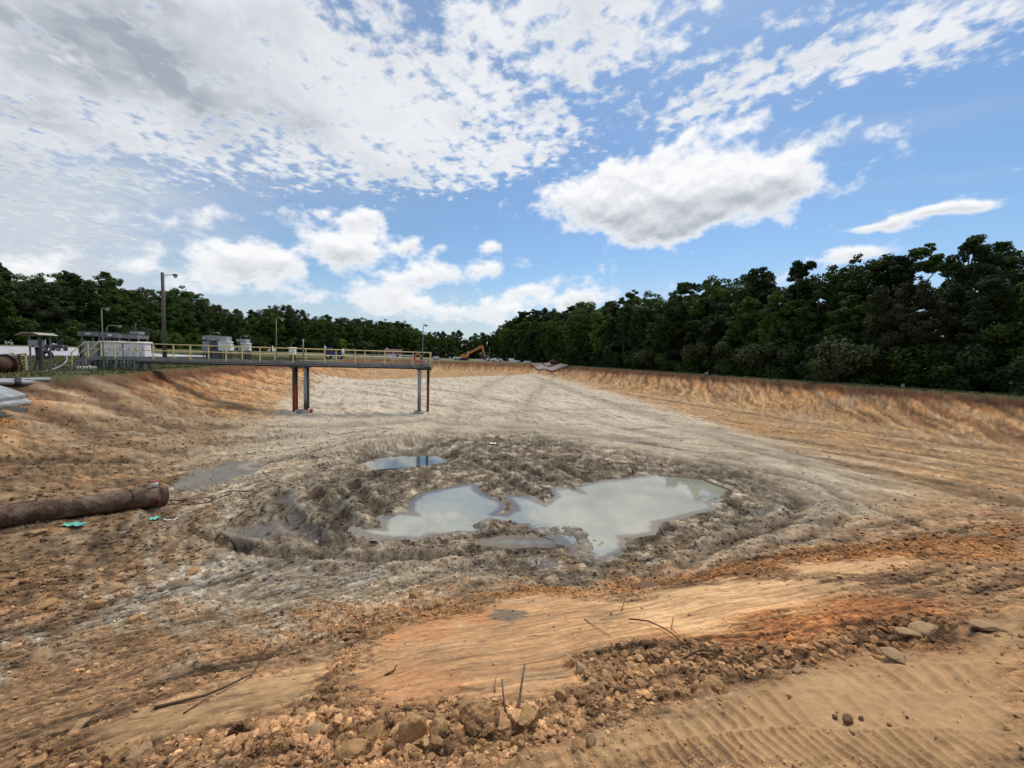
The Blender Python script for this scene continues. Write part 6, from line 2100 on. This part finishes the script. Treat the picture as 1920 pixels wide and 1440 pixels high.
def where(px):
    if px < -20: return 'beyond the left edge'
    if px > 1940: return 'beyond the right edge'
    return min(LAND, key=lambda q: abs(q[0] - px))[1]


def plant_tree(X, Y, k, row, grp, rnd, hfac):
    mbt, crown, nm_, kind, lm = TREES[k]
    z = gz(X, Y)
    px, _ = project(X, Y, z)
    ty = topy(px)
    # height that reaches the wood's outline
    d = ray(px, ty); t = math.hypot(X, Y) / math.hypot(d[0], d[1]); zt = EYE + d[2] * t
    H = (zt - z) * hfac
    s = H / 16.0 * (1.0)
    name = {'pine': 'pine_tree', 'round': 'broadleaf_tree', 'tall': 'tall_broadleaf_tree', 'ragged': 'open_crowned_tree'}[kind]
    rowt = ['in front', 'in second row', 'at back'][row]
    lab = f'{nm_} {rowt} {where(px)}'; PEND.append([lab, px, None])
    e = bpy.data.objects.new(name, None); COL.objects.link(e)
    e.location = (X, Y, z); e.rotation_euler = (0, 0, rnd.uniform(0, 6.28))
    wd = s * rnd.uniform(.9, 1.2)
    e.scale = (wd, wd, s)
    PEND[-1][2] = e; e['label'] = lab; e['category'] = 'tree'; e['group'] = grp
    if k not in proto_objs:
        tr = mbt.build('trunk', trunkm, e)
        cr = bpy.data.objects.new('crown', crown); COL.objects.link(cr); cr.parent = e
        proto_objs[k] = (tr, cr)
    else:
        for q in proto_objs[k]:
            c = q.copy(); COL.objects.link(c); c.parent = e
    CNT['n'] += 1
    return e


rnd = random.Random(77)
# right wood
for row, (vv, sp, hf) in enumerate(((53.5, 5.0, .90), (59.0, 6.0, 1.05), (66.0, 8.0, .95))):
    u = 16.0 + row * 2
    while u < 235:
        v = vv + rnd.uniform(-1.2, 1.6); X, Y = from_uv(u, v)
        k = rnd.choice([0, 2, 3, 0, 8, 5, 2, 4, 7, 1, 6] if row == 0 else [2, 0, 3, 8, 4, 7, 9])
        plant_tree(X, Y, k, row, 'trees of the right wood', rnd, hf * rnd.uniform(.82 if row == 0 else .9, 1.03))
        u += sp * rnd.uniform(.8, 1.25) * (1 + u / 500)
# left wood, along its edge
seg = LEFT_TREES; Ls = np.hypot(*(seg[1:] - seg[:-1]).T); cum_ = np.concatenate([[0], np.cumsum(Ls)])
for row, (off, sp, hf) in enumerate(((0, 6.6, .88), (7, 7.2, 1.0), (15, 11, .93))):
    d_ = 25.0
    while d_ < cum_[-1]:
        i = min(len(Ls) - 1, np.searchsorted(cum_, d_) - 1); t = (d_ - cum_[i]) / Ls[i]
        p = seg[i] * (1 - t) + seg[i + 1] * t; dd = (seg[i + 1] - seg[i]) / Ls[i]; nrm = np.array([-dd[1], dd[0]])
        p = p + nrm * (off + rnd.uniform(-1.2, 1.2))
        k = rnd.choice([0, 8, 0, 5, 1, 2, 3, 6] if row == 0 else [0, 8, 2, 4, 9, 5])
        plant_tree(p[0], p[1], k, row, 'trees of the left wood', rnd, hf * rnd.uniform(.82 if row == 0 else .9, 1.03))
        d_ += sp * rnd.uniform(.8, 1.25)
print('trees', CNT['n'])
bproto = {}
nb = 0


def plant_bush(X, Y, k, grp, s, lab, px):
    global nb
    e = bpy.data.objects.new('bush', None); COL.objects.link(e)
    e.location = (X, Y, gz(X, Y) - .1); e.rotation_euler = (0, 0, rnd.uniform(0, 6.28)); e.scale = (s * 1.1, s * 1.1, s)
    e['label'] = lab; e['category'] = 'bush'; e['group'] = grp; PEND.append([lab, px, e])
    if k not in bproto:
        a = BUSH[k][0].build('stems', trunkm, e); c = bpy.data.objects.new('foliage', BUSH[k][1]); COL.objects.link(c); c.parent = e; bproto[k] = (a, c)
    else:
        for q in bproto[k]:
            c = q.copy(); COL.objects.link(c); c.parent = e
    nb += 1


u = 16.0
KN = ['dark green bush', 'light green bush', 'greyish bush', 'blackish green bush']
while u < 225:
    X, Y = from_uv(u, 51.6 + rnd.uniform(-.3, 1.5)); k = rnd.choice([0, 0, 1, 2, 3]); px, _ = project(X, Y, 0)
    plant_bush(X, Y, k, 'undergrowth at the foot of the right wood', rnd.uniform(.9, 1.7), f'{KN[k]} at wood foot {where(px)}', px)
    u += rnd.uniform(2.6, 4.2) * (1 + u / 260)
d_ = 30.0
while d_ < cum_[-1]:
    i = min(len(Ls) - 1, np.searchsorted(cum_, d_) - 1); t = (d_ - cum_[i]) / Ls[i]
    p = seg[i] * (1 - t) + seg[i + 1] * t; dd = (seg[i + 1] - seg[i]) / Ls[i]; nrm = np.array([-dd[1], dd[0]])
    p = p - nrm * (1.5 + rnd.uniform(0, 1.6)); k = rnd.choice([0, 0, 1, 2, 3]); px, _ = project(p[0], p[1], 0)
    plant_bush(p[0], p[1], k, 'undergrowth at the foot of the left wood', rnd.uniform(1.0, 1.9), f'{KN[k]} at wood foot {where(px)}', px)
    d_ += rnd.uniform(3.6, 5.4)
print('bushes', nb)

# same kind at the same landmark: told apart by their order from the left
ORD = ['leftmost', 'second from left', 'third from left', 'fourth from left', 'fifth from left', 'sixth from left', 'seventh from left', 'eighth from left', 'ninth from left', 'tenth from left', 'eleventh from left', 'twelfth from left', 'thirteenth from left', 'fourteenth from left', 'fifteenth from left', 'sixteenth from left']
by = {}
for lab, px, e in PEND: by.setdefault(lab, []).append((px, e))
for lab, L_ in by.items():
    if len(L_) > 1:
        L_.sort(key=lambda q: q[0])
        for i, (px, e) in enumerate(L_):
            e['label'] = f"{lab}, {ORD[i] if i < len(L_) - 1 else 'rightmost'}"
